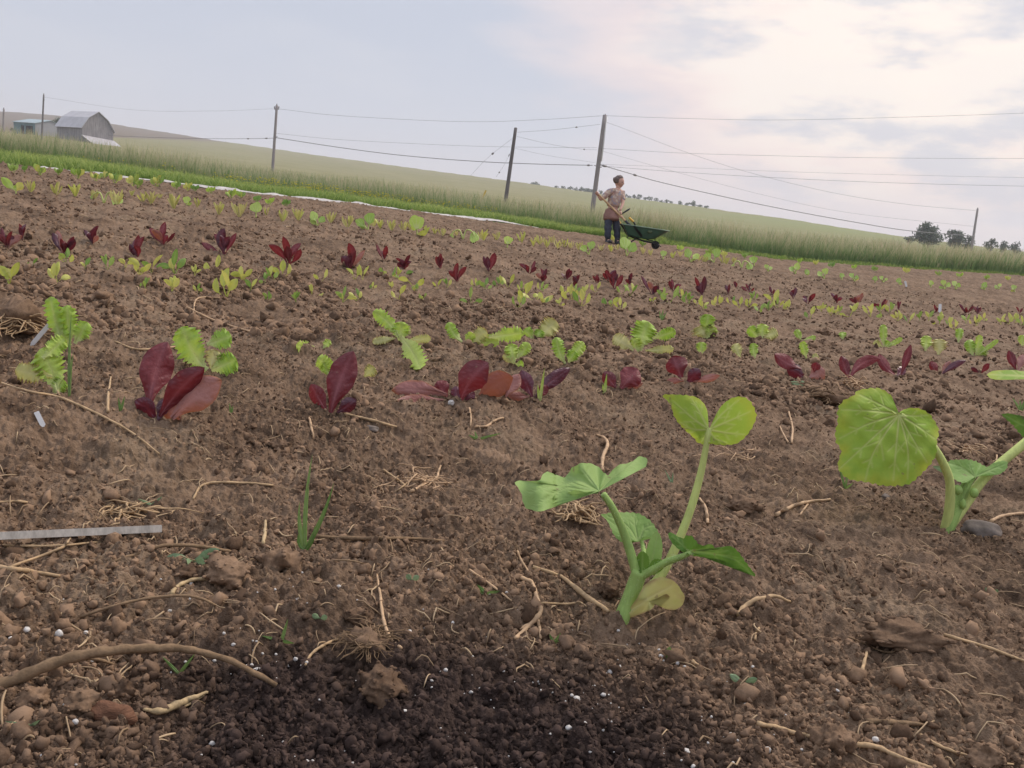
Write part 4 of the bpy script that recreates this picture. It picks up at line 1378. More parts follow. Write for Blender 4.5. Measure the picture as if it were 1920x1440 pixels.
blades(1585, 915, [(1572, 870), (1590, 880), (1600, 905)], 6, 'wispy grass sprout under the broad squash leaf')
blades(1915, 770, [(1898, 745), (1912, 748), (1925, 740)], 7, 'grass sprout at the right border below the edge-on leaf')
blades(1240, 600, [(1244, 578), (1236, 582), (1250, 585)], 5, 'fine grass tuft above the full lime lettuce')
blades(690, 895, [(672, 880), (700, 878)], 5, 'faint grass sprout among straw left of the standing root') if False else None
blades(1260, 905, [(1246, 880), (1262, 884)], 5, 'faint grass sprout beside the tall pale stalk', mat=M_WEEDB)
blades(1790, 1262, [(1776, 1256), (1798, 1250)], 6, 'grey-green sprout on the soil near the long dry stalk at right', mat=M_WEEDB) if False else None
blades(1860, 1112, [(1847, 1102), (1872, 1106)], 8, 'little grey-green sprout on the bare soil at far right', 'broadleaf_weed', M_WEEDB, prof_spoon)
blades(58, 1360, [(8, 1352), (40, 1356), (75, 1350)], 9, 'dull green weed at the left border of the dark potting mix', mat=M_WEEDB)

# ------------------------------------------------------------------ dry roots, straws, stones, tags on the soil
M_STRAW = simple_mat('dry_straw', (0.40, 0.27, 0.15), 0.75, 0.25, 0.3, 40)
M_ROOT = simple_mat('pale_root', (0.44, 0.29, 0.17), 0.7, 0.25, 0.3, 60)
M_TWIG = simple_mat('brown_dry_root', (0.20, 0.13, 0.075), 0.85, 0.15, 0.35, 50, bump=0.002)
M_HUSK = simple_mat('split_husk', (0.40, 0.29, 0.16), 0.7, 0.2, 0.35, 70)
M_STONE = simple_mat('field_stone', (0.155, 0.125, 0.105), 0.85, 0.25, 0.3, 30, bump=0.002)
M_WOOD = simple_mat('weathered_wood', (0.47, 0.42, 0.36), 0.8, 0.2, 0.25, 12, (6, 6, 1))
M_BARK = simple_mat('reddish_bark', (0.14, 0.068, 0.04), 0.85, 0.15, 0.4, 40, (1, 1, 4), bump=0.003)
M_TAG = simple_mat('white_plastic', (0.74, 0.73, 0.72), 0.5, 0.4, 0.06, 20)
M_PERL = simple_mat('perlite', (0.50, 0.465, 0.43), 0.9, 0.2, 0.3, 300)


def clod_mat():
    b = NB('crumbled_earth')
    g = b.pos()
    tn = b.attr('tone')
    n1 = b.noise(g, 80, 5, .65)
    n2 = b.noise(g, 420, 3, .6)
    f = b.math('ADD', b.math('MULTIPLY', n1, .45), b.math('ADD', b.math('MULTIPLY', tn, .35), b.math('MULTIPLY', n2, .2)))
    c = b.mix(b.mr(f, .3, .68), SOIL_LO, (0.262, 0.168, 0.106))
    c = b.mix(b.attr('pot'), c, b.mix(b.mr(f, .3, .7), (0.020, 0.013, 0.011), (0.072, 0.047, 0.038)))
    return b.finish(c, .95, .12, b.bump(b.math('ADD', n1, b.math('MULTIPLY', n2, .4)), .0008, .8))


M_CLOD = clod_mat()


def build_clods():
    """the crumbs that cover the beds, thinner and larger with distance"""
    n = 132000
    a = rng.uniform(-42, 42, n)
    r = np.exp(rng.uniform(math.log(.62), math.log(4.2), n))
    x, y = r * np.sin(np.radians(a)), r * np.cos(np.radians(a))
    # crumbs lie in drifts
    n2 = 60000
    a2 = rng.uniform(-42, 42, n2)
    r2 = np.exp(rng.uniform(math.log(2.6), math.log(15), n2))
    a, r = np.concatenate([a, a2]), np.concatenate([r, r2])
    x, y = r * np.sin(np.radians(a)), r * np.cos(np.radians(a))
    far = np.arange(n + n2) >= n
    n += n2
    keep = rng.random(n) < np.clip(.55 + 1.5 * fbm(x / .22, y / .22, 77, 3), .06, 1)
    x, y, r, far = x[keep], y[keep], r[keep], far[keep]
    n = len(x)
    s = np.exp(rng.normal(math.log(.0021), .50, n))
    s = np.where(rng.random(n) < .022, s * rng.uniform(1.5, 3.0, n), s)
    s = np.clip(s, r * .0011, .0105) * np.where(r > 2.5, 1.2, 1)
    s = np.where(far, np.clip(np.exp(rng.normal(math.log(.0075), .45, n)), r * .0009, .022), s)
    z = HT(x, y)
    pm = pot_mask(x, y) * (r < 3)
    s = np.where(pm > .5, np.minimum(s, .005), s)
    temps = []
    for k in range(10):
        for ic in (ICO1, ICO2):
            V_, f_ = lump((1, 1, 1), 400 + k, .95, ic)
            V_ = V_ / np.linalg.norm(V_, axis=1).mean()
            l_ = np.linalg.norm(V_, axis=1)[:, None]
            jt = np.random.default_rng(900 + k).uniform(.72, 1.22, (len(V_), 1))
            temps.append((V_ / l_ * np.clip(l_, .55, 1.5) * jt, f_))
    b, bf = MB(), MB()
    px = s / r * 853
    for ti in range(10):
        for lv in (0, 1):
            V0, F3 = temps[ti * 2 + lv]
            sel = np.where((np.arange(n) % 10 == ti) & ((px > 3.2) == bool(lv)))[0]
            if not len(sel):
                continue
            m = len(sel)
            q = rng.normal(size=(m, 4))
            q /= np.linalg.norm(q, axis=1)[:, None]
            w_, x_, y_, z_ = q.T
            Rm = np.stack([1 - 2 * (y_ * y_ + z_ * z_), 2 * (x_ * y_ - z_ * w_), 2 * (x_ * z_ + y_ * w_), 2 * (x_ * y_ + z_ * w_), 1 - 2 * (x_ * x_ + z_ * z_), 2 * (y_ * z_ - x_ * w_),
                           2 * (x_ * z_ - y_ * w_), 2 * (y_ * z_ + x_ * w_), 1 - 2 * (x_ * x_ + y_ * y_)], -1).reshape(m, 3, 3)
            sc_ = s[sel][:, None] * rng.uniform(.55, 1.35, (m, 3))
            V = np.einsum('mij,mvj->mvi', Rm, V0[None] * sc_[:, None, :])
            V += np.stack([x[sel], y[sel], z[sel] + s[sel] * rng.uniform(-.55, .25, m)], -1)[:, None, :]
            Fm = (F3[None] + (np.arange(m) * len(V0))[:, None, None]).reshape(-1, 3)
            (b if lv else bf).add(V.reshape(-1, 3), Fm, tone=np.repeat(rng.random(m), len(V0)), pot=np.repeat(pm[sel], len(V0)))
    tag(b.build('soil_crumbs', M_CLOD, smooth=True), 'loose brown soil crumbs covering the near beds', 'soil', kind='stuff')
    tag(bf.build('soil_grit', M_CLOD, smooth=False), 'small angular crumbs of soil lying over the whole field', 'soil', kind='stuff')
    # perlite in the potting mix
    n = 6500
    th, rr = rng.uniform(0, 6.283, n), np.sqrt(rng.random(n)) * 1.35
    x, y = POT[0] + .40 * rr * np.cos(th), POT[1] + .30 * rr * np.sin(th)
    k = (rng.random(n) < .16 + .5 * vnoise(x / .05, y / .05, 9)) & (rng.random(n) < np.clip(1.3 - rr * .7, .1, 1)) & (y > .5)
    x, y = x[k], y[k]
    n = len(x)
    s = np.clip(np.exp(rng.normal(math.log(.0011), .5, n)), .0005, .0036)
    z = HT(x, y)
    b = MB()
    for i in range(n):
        V, F3 = lump((s[i], s[i] * rng.uniform(.7, 1), s[i] * rng.uniform(.7, 1)), 50 + i % 40, .6, ICO2)
        b.add(V + (x[i], y[i], z[i] + s[i] * .5 + .0012), F3)
    tag(b.build('perlite', M_PERL), 'white perlite grains in the dark potting mix', 'perlite', kind='stuff')


build_clods()


def strand(nm, branches, label, cat, group, mat, lift=0.0):
    """a straw or root lying on the soil; branches: (pixels, width_px[, arch])"""
    b = MB()
    loc = None
    for br in branches:
        pts, w = br[0], br[1]
        arch = br[2] if len(br) > 2 else False
        w = np.atleast_1d(np.asarray(w, float))
        ds = [gd(*p) for p in pts]
        if arch:
            ds = [min(q, x) for q, x in zip(ds, np.linspace(ds[0], ds[-1], len(ds)))]
        m = np.mean(ds) / F
        pp = smooth_path(np.column_stack([np.array(pts, float), ds]), max(8, 5 * len(pts)))
        if not arch:
            pp[:, 2] = [min(gd(p_[0], p_[1] + .2 * float(np.mean(w))), p_[2] + .02) for p_ in pp]
            pp[1:-1, 2] = np.minimum(pp[1:-1, 2], .5 * (pp[:-2, 2] + pp[2:, 2]))
        pp[:, 2] -= 0.4 * float(np.mean(w)) * m + lift + .0015
        if loc is None:
            loc = P(*pp[0])
        wob = np.random.default_rng(abs(int(pts[0][0]))).normal(0, .10 * w.mean(), (len(pp), 2))
        wob[1:-1] = (wob[:-2] + wob[1:-1] + wob[2:]) / 3
        V = P(pp[:, 0] + wob[:, 0], pp[:, 1] + wob[:, 1], pp[:, 2])
        rd = np.interp(np.linspace(0, 1, len(pp)), np.linspace(0, 1, len(w)), w) * .5 * m
        rd = rd * (1 + .12 * np.sin(np.arange(len(pp)) * 1.7))
        b.add(*tube(V, rd, 7))
    o = b.build(nm, mat)
    # put the object's origin on the strand
    o.data.transform(Matrix.Translation(-Vector(loc)))
    o.location = loc
    return tag(o, label, cat, group)


G_S = 'dry straws and roots on the soil'
for nm, br, lab, mat in [
    ('dry_root', [([(-10, 1289), (60, 1262), (130, 1235), (200, 1221), (260, 1216), (330, 1217), (380, 1224), (440, 1243), (520, 1284)], [25, 21, 17, 13, 10], True), ([(150, 1230), (190, 1238), (214, 1246)], [9, 4], True)], 'thick brown root arching over the soil at lower left', M_TWIG),
    ('dry_root', [([(975, 1082), (998, 1094), (1006, 1122), (1012, 1148), (988, 1178), (965, 1199)], [9, 9, 10, 8]), ([(1010, 1140), (1004, 1160), (975, 1180)], [6, 5]), ([(1008, 1162), (1013, 1182), (1014, 1199)], [7, 5])], 'pale forked root left of the middle squash', M_ROOT),
    ('dry_root', [([(707, 1078), (712, 1110), (716, 1140), (722, 1175), (735, 1200), (752, 1215)], [4, 6, 7, 6], True)], 'pale curved root standing beside a fibrous root ball', M_ROOT),
    ('straw', [([(880, 1068), (915, 1092), (960, 1127)], [4, 5, 3])], 'thin straight straw crossing the ragged weed', M_ROOT),
    ('straw', [([(969, 1033), (980, 1055), (991, 1072)], [5, 4])], 'short pale straw just above the forked root', M_ROOT),
    ('dry_root', [([(998, 1063), (1042, 1076), (1062, 1088), (1098, 1118), (1142, 1146)], [7, 6, 7, 11, 6])], 'flattened dry stalk pointing at the foot of the middle squash', M_STRAW),
    ('straw', [([(1016, 1130), (1055, 1132), (1093, 1130)], [4, 4])], 'level straw between forked root and middle squash', M_STRAW),
    ('dry_root', [([(150, 1157), (215, 1136), (270, 1123), (330, 1117), (375, 1122), (405, 1136)], [5, 6, 5], True)], 'slim brown root bowed above the thick arching root', M_TWIG),
    ('dry_root', [([(208, 1055), (250, 1040), (300, 1024), (350, 1023), (400, 1028), (440, 1036)], [5, 7, 6], True)], 'brown root running to the flat grey-green weed', M_TWIG),
    ('dry_root', [([(-5, 1064), (40, 1069), (112, 1080)], [11, 9, 6])], 'orange-brown stalk end below the wooden stake', M_STRAW),
    ('straw', [([(322, 1113), (335, 1098), (358, 1088), (396, 1084), (410, 1092)], [8, 8, 5])], 'split pale husk strip curled below the round clods', M_HUSK),
    ('straw', [([(493, 1021), (496, 1000), (498, 977)], [7, 7, 5], True)], 'pale chip of straw standing upright in the soil', M_HUSK),
    ('straw', [([(572, 1246), (585, 1225), (606, 1210), (632, 1198)], [4, 6, 5])], 'bent straw left of the fibrous root ball', M_STRAW),
    ('husk', [([(268, 1330), (300, 1333), (330, 1321), (360, 1310), (390, 1297)], [5, 14, 16, 11, 5]), ([(300, 1326), (345, 1324), (382, 1304)], [4, 6, 3])], 'pale split husk beside the reddish bark chip', M_HUSK),
    ('dry_root', [([(1384, 1152), (1396, 1138), (1420, 1123), (1456, 1118), (1482, 1130)], [10, 9, 5], True)], 'tan curved root right of the middle squash', M_STRAW),
    ('straw', [([(1615, 1272), (1619, 1248), (1626, 1218)], [7, 7, 5])], 'short pale stick lying by a looping root hair', M_STRAW),
    ('dry_root', [([(1590, 1194), (1620, 1206), (1650, 1220), (1675, 1222), (1692, 1206), (1702, 1186), (1696, 1174)], [3, 3, 2.5])], 'thin looping root hair on the long clod', M_TWIG),
    ('straw', [([(1772, 1190), (1840, 1210), (1885, 1226), (1920, 1239)], [7, 6, 5])], 'long dry stalk at the right border of the soil', M_STRAW),
    ('straw', [([(1418, 1356), (1460, 1365), (1490, 1374), (1530, 1382)], [9, 9, 7])], 'tan stalk left of the clod at lower right', M_STRAW),
    ('straw', [([(1588, 1393), (1640, 1400), (1680, 1417), (1745, 1440)], [12, 9, 8])], 'tan stalk bending away right of the lower right clod', M_STRAW),
    ('straw', [([(1725, 1378), (1755, 1395), (1790, 1410)], [8, 7, 6]), ([(1790, 1410), (1850, 1425), (1900, 1434)], [5, 4])], 'jointed stalk in the lower right corner', M_STRAW),
    ('dry_root', [([(1455, 966), (1480, 952), (1510, 942), (1556, 937)], [8, 7, 5]), ([(1515, 945), (1500, 965)], [4, 3])], 'pale root with a side branch below the broad squash leaf', M_ROOT),
    ('dry_root', [([(1119, 815), (1135, 822), (1139, 836), (1131, 855), (1129, 882)], [4, 6, 7, 6], True)], 'wavy pale root standing behind the crinkled squash leaf', M_ROOT),
    ('straw', [([(-5, 716), (60, 735), (112, 745), (170, 770), (220, 795), (262, 822), (298, 851)], [4, 5, 5, 4, 3])], 'longest straw, slanting below the big frilly lettuce', M_STRAW),
    ('straw', [([(18, 690), (70, 694), (95, 710), (112, 742)], [3, 4, 3], True)], 'bent straw lying over the big frilly lettuce', M_STRAW),
    ('straw', [([(202, 772), (203, 740), (208, 706)], [5, 5, 3], True)], 'brown straw standing upright left of the largest red lettuce', M_STRAW),
    ('dry_root', [([(770, 922), (795, 908), (818, 897), (822, 885), (826, 872)], [6, 6, 5, 4])], 'golden kinked root in the middle of the bare soil', M_ROOT),
    ('straw', [([(718, 880), (740, 895), (762, 912)], [4, 4]), ([(745, 920), (770, 900)], [3, 3])], 'crossed straws left of the golden kinked root', M_STRAW),
    ('dry_root', [([(890, 800), (912, 799), (925, 790), (943, 783)], [4, 5, 4])], 'pale root flat below the wilted tan-pink lettuce', M_ROOT),
    ('straw', [([(880, 765), (883, 782), (882, 800)], [4, 4, 3])], 'short pale straw upright below the arching red lettuce', M_ROOT),
    ('straw', [([(362, 935), (376, 912), (400, 905), (450, 905), (512, 909)], [4, 5, 4])], 'long bowed straw above the pile of loose straw', M_STRAW),
    ('straw', [([(580, 783), (584, 800), (588, 822)], [4, 5, 3])], 'pale twig under the tall pale-ribbed red lettuce', M_ROOT),
    ('straw', [([(645, 776), (690, 786), (745, 801)], [4, 5, 4]), ([(640, 772), (700, 790)], [3, 3])], 'pair of straws right of the tall pale-ribbed red lettuce', M_STRAW),
    ('dry_root', [([(1312, 934), (1322, 950), (1326, 968), (1327, 982)], [4, 6, 6])], 'bent root right of the tall pale squash stalk', M_ROOT),
    ('dry_root', [([(1478, 770), (1486, 800), (1484, 830)], [4, 4]), ([(1462, 800), (1478, 830)], [3, 3])], 'fine branching root left of the broad squash leaf', M_ROOT),
    ('dry_root', [([(1855, 978), (1885, 966), (1925, 962)], [6, 6, 5])], 'pale root right of the grey stone', M_ROOT),
    ('dry_root', [([(588, 1006), (680, 1010), (760, 1009), (832, 1014)], [6, 8, 6, 5])], 'straight brown stick half sunk across the middle soil', M_TWIG),
    ('straw', [([(-5, 942), (30, 940), (52, 942)], [5, 5])], 'pale straw end at the left border above the stake', M_STRAW),
    ('straw', [([(20, 1062), (110, 1030), (132, 1010)], [5, 6, 3]), ([(0, 1022), (90, 1024), (190, 1016)], [4, 5, 4])], 'brown stalks crossing under the wooden stake', M_STRAW),
    ('straw', [([(1625, 1352), (1690, 1356), (1730, 1358)], [10, 10, 6])], 'half-buried tan stalk above the jointed stalk', M_TWIG),
    ('straw', [([(1415, 1200), (1418, 1185), (1424, 1176)], [5, 5])], 'pale chip of straw right of the bright green sprout', M_STRAW),
    ('straw', [([(1298, 1240), (1306, 1247), (1316, 1253)], [8, 8])], 'stubby pale straw right of the potting mix', M_STRAW),
    ('straw', [([(215, 640), (260, 655), (330, 650)], [3, 4, 3])], 'faint straw left of the frilly lettuce behind the largest red one', M_STRAW),
    ('straw', [([(350, 575), (400, 600), (480, 625)], [3, 4, 3]), ([(362, 592), (370, 560), (412, 558)], [3, 3])], 'tangled root hairs above the frilly lettuce', M_ROOT),
]:
    strand(nm, br, lab, 'straw' if nm == 'straw' else 'root' if nm == 'dry_root' else 'husk', G_S, mat)


def litter():
    """straw fragments nobody could count"""
    b = MB()
    n = 3000
    a = rng.uniform(-35, 35, n)
    r = np.exp(rng.uniform(math.log(.7), math.log(9), n))
    for i in range(n):
        x, y = r[i] * math.sin(math.radians(a[i])), r[i] * math.cos(math.radians(a[i]))
        if rng.random() > .50 + 1.2 * float(fbm(np.array([x / .5]), np.array([y / .5]), 91, 2)[0]):
            continue
        if rng.random() < .85 * float(pot_mask(np.array([x]), np.array([y]))[0]):
            continue
        L_ = rng.uniform(.010, .05) * (1 + .12 * r[i])
        th = rng.uniform(0, 6.28)
        k = 6
        cv = rng.uniform(-1.6, 1.6)
        q = np.linspace(0, 1, k)
        an = th + cv * q
        xx = x + np.cumsum(np.cos(an)) * L_ / k
        yy = y + np.cumsum(np.sin(an)) * L_ / k
        zz = HT(xx, yy)
        zz = np.maximum(zz, np.linspace(zz[0], zz[-1], k)) + .0012 + .005 * rng.random() * np.sin(np.pi * q)
        w = max(rng.uniform(.0004, .0012), r[i] * .00045)
        b.add(*tube(np.stack([xx, yy, zz], -1), [w * .7, w, w, w, w * .9, w * .5], 5), tone=rng.random())
    m = NB('straw_litter')
    c = m.mix(m.attr('tone'), (0.22, 0.145, 0.085), (0.46, 0.33, 0.20))
    mat = m.finish(c, .8, .2)
    tag(b.build('straw_litter', mat), 'fragments of straw and root hairs on the soil', 'straw', kind='stuff')


litter()


def clump(u, v, w, h, n, label, nm, cat, mat, flat=.5, ball=None, seed=0, rad=1.6):
    """tuft or heap of fibres"""
    r = np.random.default_rng(seed)
    p0 = hit(u, v, HT)
    d = depth(p0)
    m = d / F
    t = thing(nm, p0, label, cat)
    if ball:
        V, F3 = lump((w * .40 * m, w * .32 * m, h * .34 * m), seed, .9)
        V = V * (1 + .22 * np.sin(V @ np.array([210., 90, 160])) * np.sin(V @ np.array([-120., 250, 90])))[:, None]
        mk('core', V + p0 + np.array([0, 0, h * .18 * m]), F3, ball, t, attrs=dict(tone=np.full(len(V), .5), pot=np.zeros(len(V))))
    b = MB()
    for k in range(n):
        th = r.uniform(0, 6.28)
        st = np.array([r.normal(0, .2) * w * m, r.normal(0, .2) * w * m, r.uniform(.05, .4) * h * m])
        ln = r.uniform(.35, .75) * w * m
        el = r.uniform(-.5, .8) * flat
        dv = np.array([math.cos(th) * math.cos(el), math.sin(th) * math.cos(el), math.sin(el)])
        pts = [st + dv * ln * q + np.array([0, 0, -.35 * ln * q * q]) + r.normal(0, .03 * w * m, 3) for q in (0, .3, .6, 1)]
        pts = np.array(pts)
        pts[:, 2] = np.maximum(pts[:, 2], .003)
        b.add(*tube(smooth_path(pts + p0, 8), np.array([1, 1, 1, 1, .9, .8, .6, .4]) * r.uniform(.5, 1.2) * rad * m, 5))
    b.build('fibres', mat, t)


clump(32, 618, 120, 80, 130, 'heap of rotted straw lying left of the tall frilly lettuce', 'straw_heap', 'straw heap', M_STRAW, .7, M_CLOD, 1, 1.7)
clump(1085, 972, 86, 60, 46, 'tuft of dead roots under the crinkled squash leaf', 'root_tuft', 'root tuft', M_STRAW, 1.2, None, 2, 2.2)
clump(690, 1212, 84, 62, 170, 'brown fibrous root ball beside the curved pale root', 'root_ball', 'root ball', M_TWIG, .9, M_CLOD, 3, 1.2)
clump(1545, 748, 86, 46, 110, 'clod matted with root hairs left of the broad squash leaf', 'root_ball', 'root ball', M_TWIG, .8, M_CLOD, 4, 1.2)
clump(1598, 728, 50, 40, 40, 'small golden tuft of roots behind the broad squash leaf', 'root_tuft', 'root tuft', M_ROOT, .9, None, 5, 1.2)
clump(235, 965, 130, 46, 50, 'scattered pile of loose straw behind the wooden stake', 'straw_heap', 'straw heap', M_STRAW, .45, None, 6, 2.0)
clump(350, 498, 46, 26, 40, 'flat patch of old straw behind the chard, near the far lettuces', 'straw_heap', 'straw heap', M_TWIG, .4, None, 7, 1.0)
clump(1815, 850, 120, 34, 34, 'loose root strands on the soil right of the broad leaf', 'straw_heap', 'straw heap', M_ROOT, .3, None, 8, 1.3)
clump(790, 905, 110, 40, 30, 'sparse roots around the golden kinked root', 'straw_heap', 'straw heap', M_ROOT, .5, None, 9, 1.3)
clump(1400, 860, 100, 24, 26, 'strip of straw crumbs right of the folded squash leaf', 'straw_heap', 'straw heap', M_ROOT, .3, None, 10, 1.2)


def stone(u, v, w, h, label, nm, cat, mat, seed, dp=.9, sink=.25, rough=.45):
    p0 = hit(u, v, HT)
    d = depth(p0)
    m = d / F
    V, F3 = lump((1, 1, 1), seed, rough)
    V = V / np.linalg.norm(V, axis=1).mean()
    if mat is M_CLOD:
        r = np.random.default_rng(seed)
        for f_, a_ in ((5, .16), (11, .10), (23, .06), (47, .035)):
            k = r.normal(size=(6, 3)) * f_ * .6
            V = V * (1 + a_ * sum(np.sin(V @ k[j] + r.uniform(0, 6)) for j in range(6)) / 2.2)[:, None]
        w, h = w * .8, h * .8
        Vs, Fs_ = [V], [F3]
        nv = len(V)
        for k in range(130):
            d_ = r.normal(size=3)
            d_[2] = abs(d_[2])
            d_ /= np.linalg.norm(d_)
            c_, f_ = _l((1, 1, 1), seed * 100 + k, .9, ICO2)
            c_ = c_ / np.linalg.norm(c_, axis=1).mean() * r.uniform(.03, .10)
            i_ = int(np.argmax(V @ d_))
            Vs.append(c_ + V[i_] * .97)
            Fs_.append(f_ + nv)
            nv += len(c_)
        V, F3 = np.concatenate(Vs), np.concatenate(Fs_)
    V = V * np.array([w * .5 * m, w * .5 * dp * m, h * .5 * m])
    V = V + p0 + np.array([0, w * .1 * m, h * (.42 - sink) * m])
    o = mk(nm, V, F3, mat, attrs=dict(tone=np.full(len(V), .15 + .5 * (seed % 7) / 7), pot=np.zeros(len(V))))
    o.data.transform(Matrix.Translation(-Vector(p0)))
    o.location = p0
    tag(o, label, cat)


ICO4 = ico(4)
_l = lump
def lump(size, seed, rough=.35, icos=None):
    return _l(size, seed, rough, icos or ICO4)


stone(1838, 1000, 66, 40, 'grey pointed stone right of the broad-leaved squash stem', 'stone', 'stone', M_STONE, 11, .8)
stone(525, 1064, 92, 66, 'large round clod right of the flat grey-green weed', 'soil_clod', 'clod', M_CLOD, 12)
stone(432, 1088, 96, 52, 'wide clod in front of the flat grey-green weed', 'soil_clod', 'clod', M_CLOD, 13)
stone(345, 1078, 50, 30, 'small grey clod left of the wide clod', 'soil_clod', 'clod', M_CLOD, 14)
stone(712, 1300, 100, 68, 'pale smooth clod at the rim of the dark potting mix', 'soil_clod', 'clod', M_CLOD, 15, 1.1)
stone(670, 1166, 60, 44, 'grey clod behind the fibrous root ball', 'soil_clod', 'clod', M_CLOD, 16)
stone(1700, 1212, 170, 66, 'long dark clod in the soil at right, under the looping root hair', 'soil_clod', 'clod', M_CLOD, 17, .5)
stone(1562, 1405, 84, 78, 'round clod between two tan stalks at lower right', 'soil_clod', 'clod', M_CLOD, 18)
stone(150, 1325, 66, 58, 'knobbly clod under the thick arching root', 'soil_clod', 'clod', M_CLOD, 19)
stone(60, 1322, 70, 60, 'rounded clod at the left border under the thick root', 'soil_clod', 'clod', M_CLOD, 20)
stone(230, 1306, 50, 44, 'small clod between the thick root and the husk', 'soil_clod', 'clod', M_CLOD, 21)
stone(1140, 1108, 56, 34, 'clod touching the middle squash stem', 'soil_clod', 'clod', M_CLOD, 22)
stone(212, 1352, 88, 46, 'reddish bark chip beside the pale split husk', 'bark_chip', 'bark chip', M_BARK, 23, .5, .3, .3)
stone(525, 838, 46, 26, 'flat pale clod in the furrow below the second red lettuce', 'soil_clod', 'clod', M_CLOD, 24)
stone(1400, 955, 60, 36, 'clod on the soil between the two squash plants', 'soil_clod', 'clod', M_CLOD, 25)
stone(1860, 1425, 70, 44, 'brown clod at the lower right corner', 'soil_clod', 'clod', M_CLOD, 26)
stone(1545, 626, 28, 16, 'flat clod beside the tiny trailing lettuce', 'soil_clod', 'clod', M_CLOD, 27)
stone(1660, 934, 22, 12, 'little pale stone under the broad squash leaf', 'stone', 'stone', M_STONE, 28)
stone(698, 808, 22, 16, 'small grey stone right of the pair of straws', 'stone', 'stone', M_STONE, 29)
stone(845, 758, 12, 12, 'white pebble in front of the flattened pink lettuce', 'stone', 'stone', M_PERL, 30)


def slab(p, q, wpx, thick_px, mat, nm, label, cat, tipw=None, group=None):
    """flat strip from pixel/depth p to q, facing the camera"""
    a, b = P(*p), P(*q)
    m = .5 * (p[2] + q[2]) / F
    ax = b - a
    L_ = np.linalg.norm(ax)
    ax /= L_
    vw = .5 * (a + b) - CAM
    vw /= np.linalg.norm(vw)
    sd = np.cross(ax, vw)
    sd /= np.linalg.norm(sd)
    nr = np.cross(ax, sd)
    prof = [(0, .35), (.10, 1), (.97, 1), (1, .8)] if tipw else [(0, 1), (1, 1)]
    V, k = [], len(prof)
    for s_, w_ in prof:
        for x, y in ((-1, -1), (1, -1), (1, 1), (-1, 1)):
            V.append(a + ax * L_ * s_ + sd * x * w_ * wpx * .5 * m + nr * y * thick_px * .5 * m)
    V = np.array(V)
    Fq = np.concatenate([grid_faces(k, 4, True), [[3, 2, 1, 0], [4 * k - 4, 4 * k - 3, 4 * k - 2, 4 * k - 1]]])
    o = mk(nm, V, Fq, mat, smooth=False)
    o.data.transform(Matrix.Translation(-Vector(a)))
    o.location = a
    return tag(o, label, cat, group)


G_T = 'white plant tags'
d = gd(82, 800)
slab((82, 800, d), (68, 772, d - .005), 9, 3, M_TAG, 'plant_tag', 'white plant tag stuck in the soil below the big frilly lettuce', 'plant tag', True, G_T)
d = gd(58, 648)
slab((58, 648, d), (97, 603, d), 8, 3, M_TAG, 'plant_tag', 'white plant tag leaning between the two left frilly lettuces', 'plant tag', True, G_T)
d = gd(1762, 586)
slab((1762, 586, d), (1763, 570, d), 5, 2, M_TAG, 'plant_tag', 'white plant tag among the far red lettuces', 'plant tag', True, G_T)
d = gd(1699, 538)
slab((1700, 538, d), (1697, 527, d), 3.5, 2, M_TAG, 'plant_tag', 'white plant tag in the far squash row', 'plant tag', True, G_T)
da, db = gd(-30, 1014), gd(303, 994)
slab((-30, 1006, da - .032), (303, 991, db - .026), 14, 22, M_WOOD, 'wooden_stake', 'grey wooden stake lying on the soil at the left', 'stake')
for u, v, h, lab in ((1387, 464, 28, 'whitish peg at the grass edge right of the wheelbarrow'), (1438, 470, 20, 'leaning whitish peg at the grass edge, second right of the wheelbarrow'), (1545, 484, 12, 'short whitish peg at the grass edge, third right of the wheelbarrow'), (1674, 498, 16, 'whitish peg at the grass edge nearest the round trees')):
    d = gd(u, v)
    slab((u, v, d), (u + 3, v - h, d), 3.2, 3, M_WOOD, 'edge_peg', lab, 'peg', True, 'pegs along the field edge')

# ------------------------------------------------------------------ grass beyond the field
def polar(a_deg, r):
    a = np.radians(a_deg)
    return r * np.sin(a), r * np.cos(a)


def blade_mesh(x, y, z, hgt, wid, lean_a, lean, hue, b, seg=3):
    """many grass blades, each a bent tapering strip; t runs up the blade"""
    n = len(x)
    s = np.linspace(0, 1, seg + 1)
    th = rng.uniform(0, np.pi, n)
    wx, wy = np.cos(th), np.sin(th)
    V = np.zeros((n, seg + 1, 2, 3))
    for k, q in enumerate(s):
        cx = x + np.cos(lean_a) * lean * hgt * q ** 1.8
        cy = y + np.sin(lean_a) * lean * hgt * q ** 1.8
        cz = z + hgt * (q - .18 * lean * q * q)
        w = wid * (1 - q) ** .6 * .5 + wid * .04
        V[:, k, 0] = np.stack([cx - wx * w, cy - wy * w, cz], -1)
        V[:, k, 1] = np.stack([cx + wx * w, cy + wy * w, cz], -1)
    base = (np.arange(n) * (seg + 1) * 2)[:, None]
    fs = [base + np.array([[2 * k, 2 * k + 1, 2 * k + 3, 2 * k + 2]]) for k in range(seg)]
    t = np.broadcast_to(s[None, :, None], (n, seg + 1, 2)).reshape(-1)
    b.add(V.reshape(-1, 3), np.concatenate(fs), t=t, hue=np.repeat(hue, (seg + 1) * 2))


def grass_mat(name, lo, mid, tip, t0=.55, t1=.95):
    b = NB(name)
    t, h = b.attr('t'), b.attr('hue')
    c = b.mix(h, lo, mid)
    c = b.mix(b.math('MULTIPLY', b.mr(t, t0, t1), b.mr(h, .1, .6)), c, tip)
    return b.finish(c, .6, .2, None, .42)


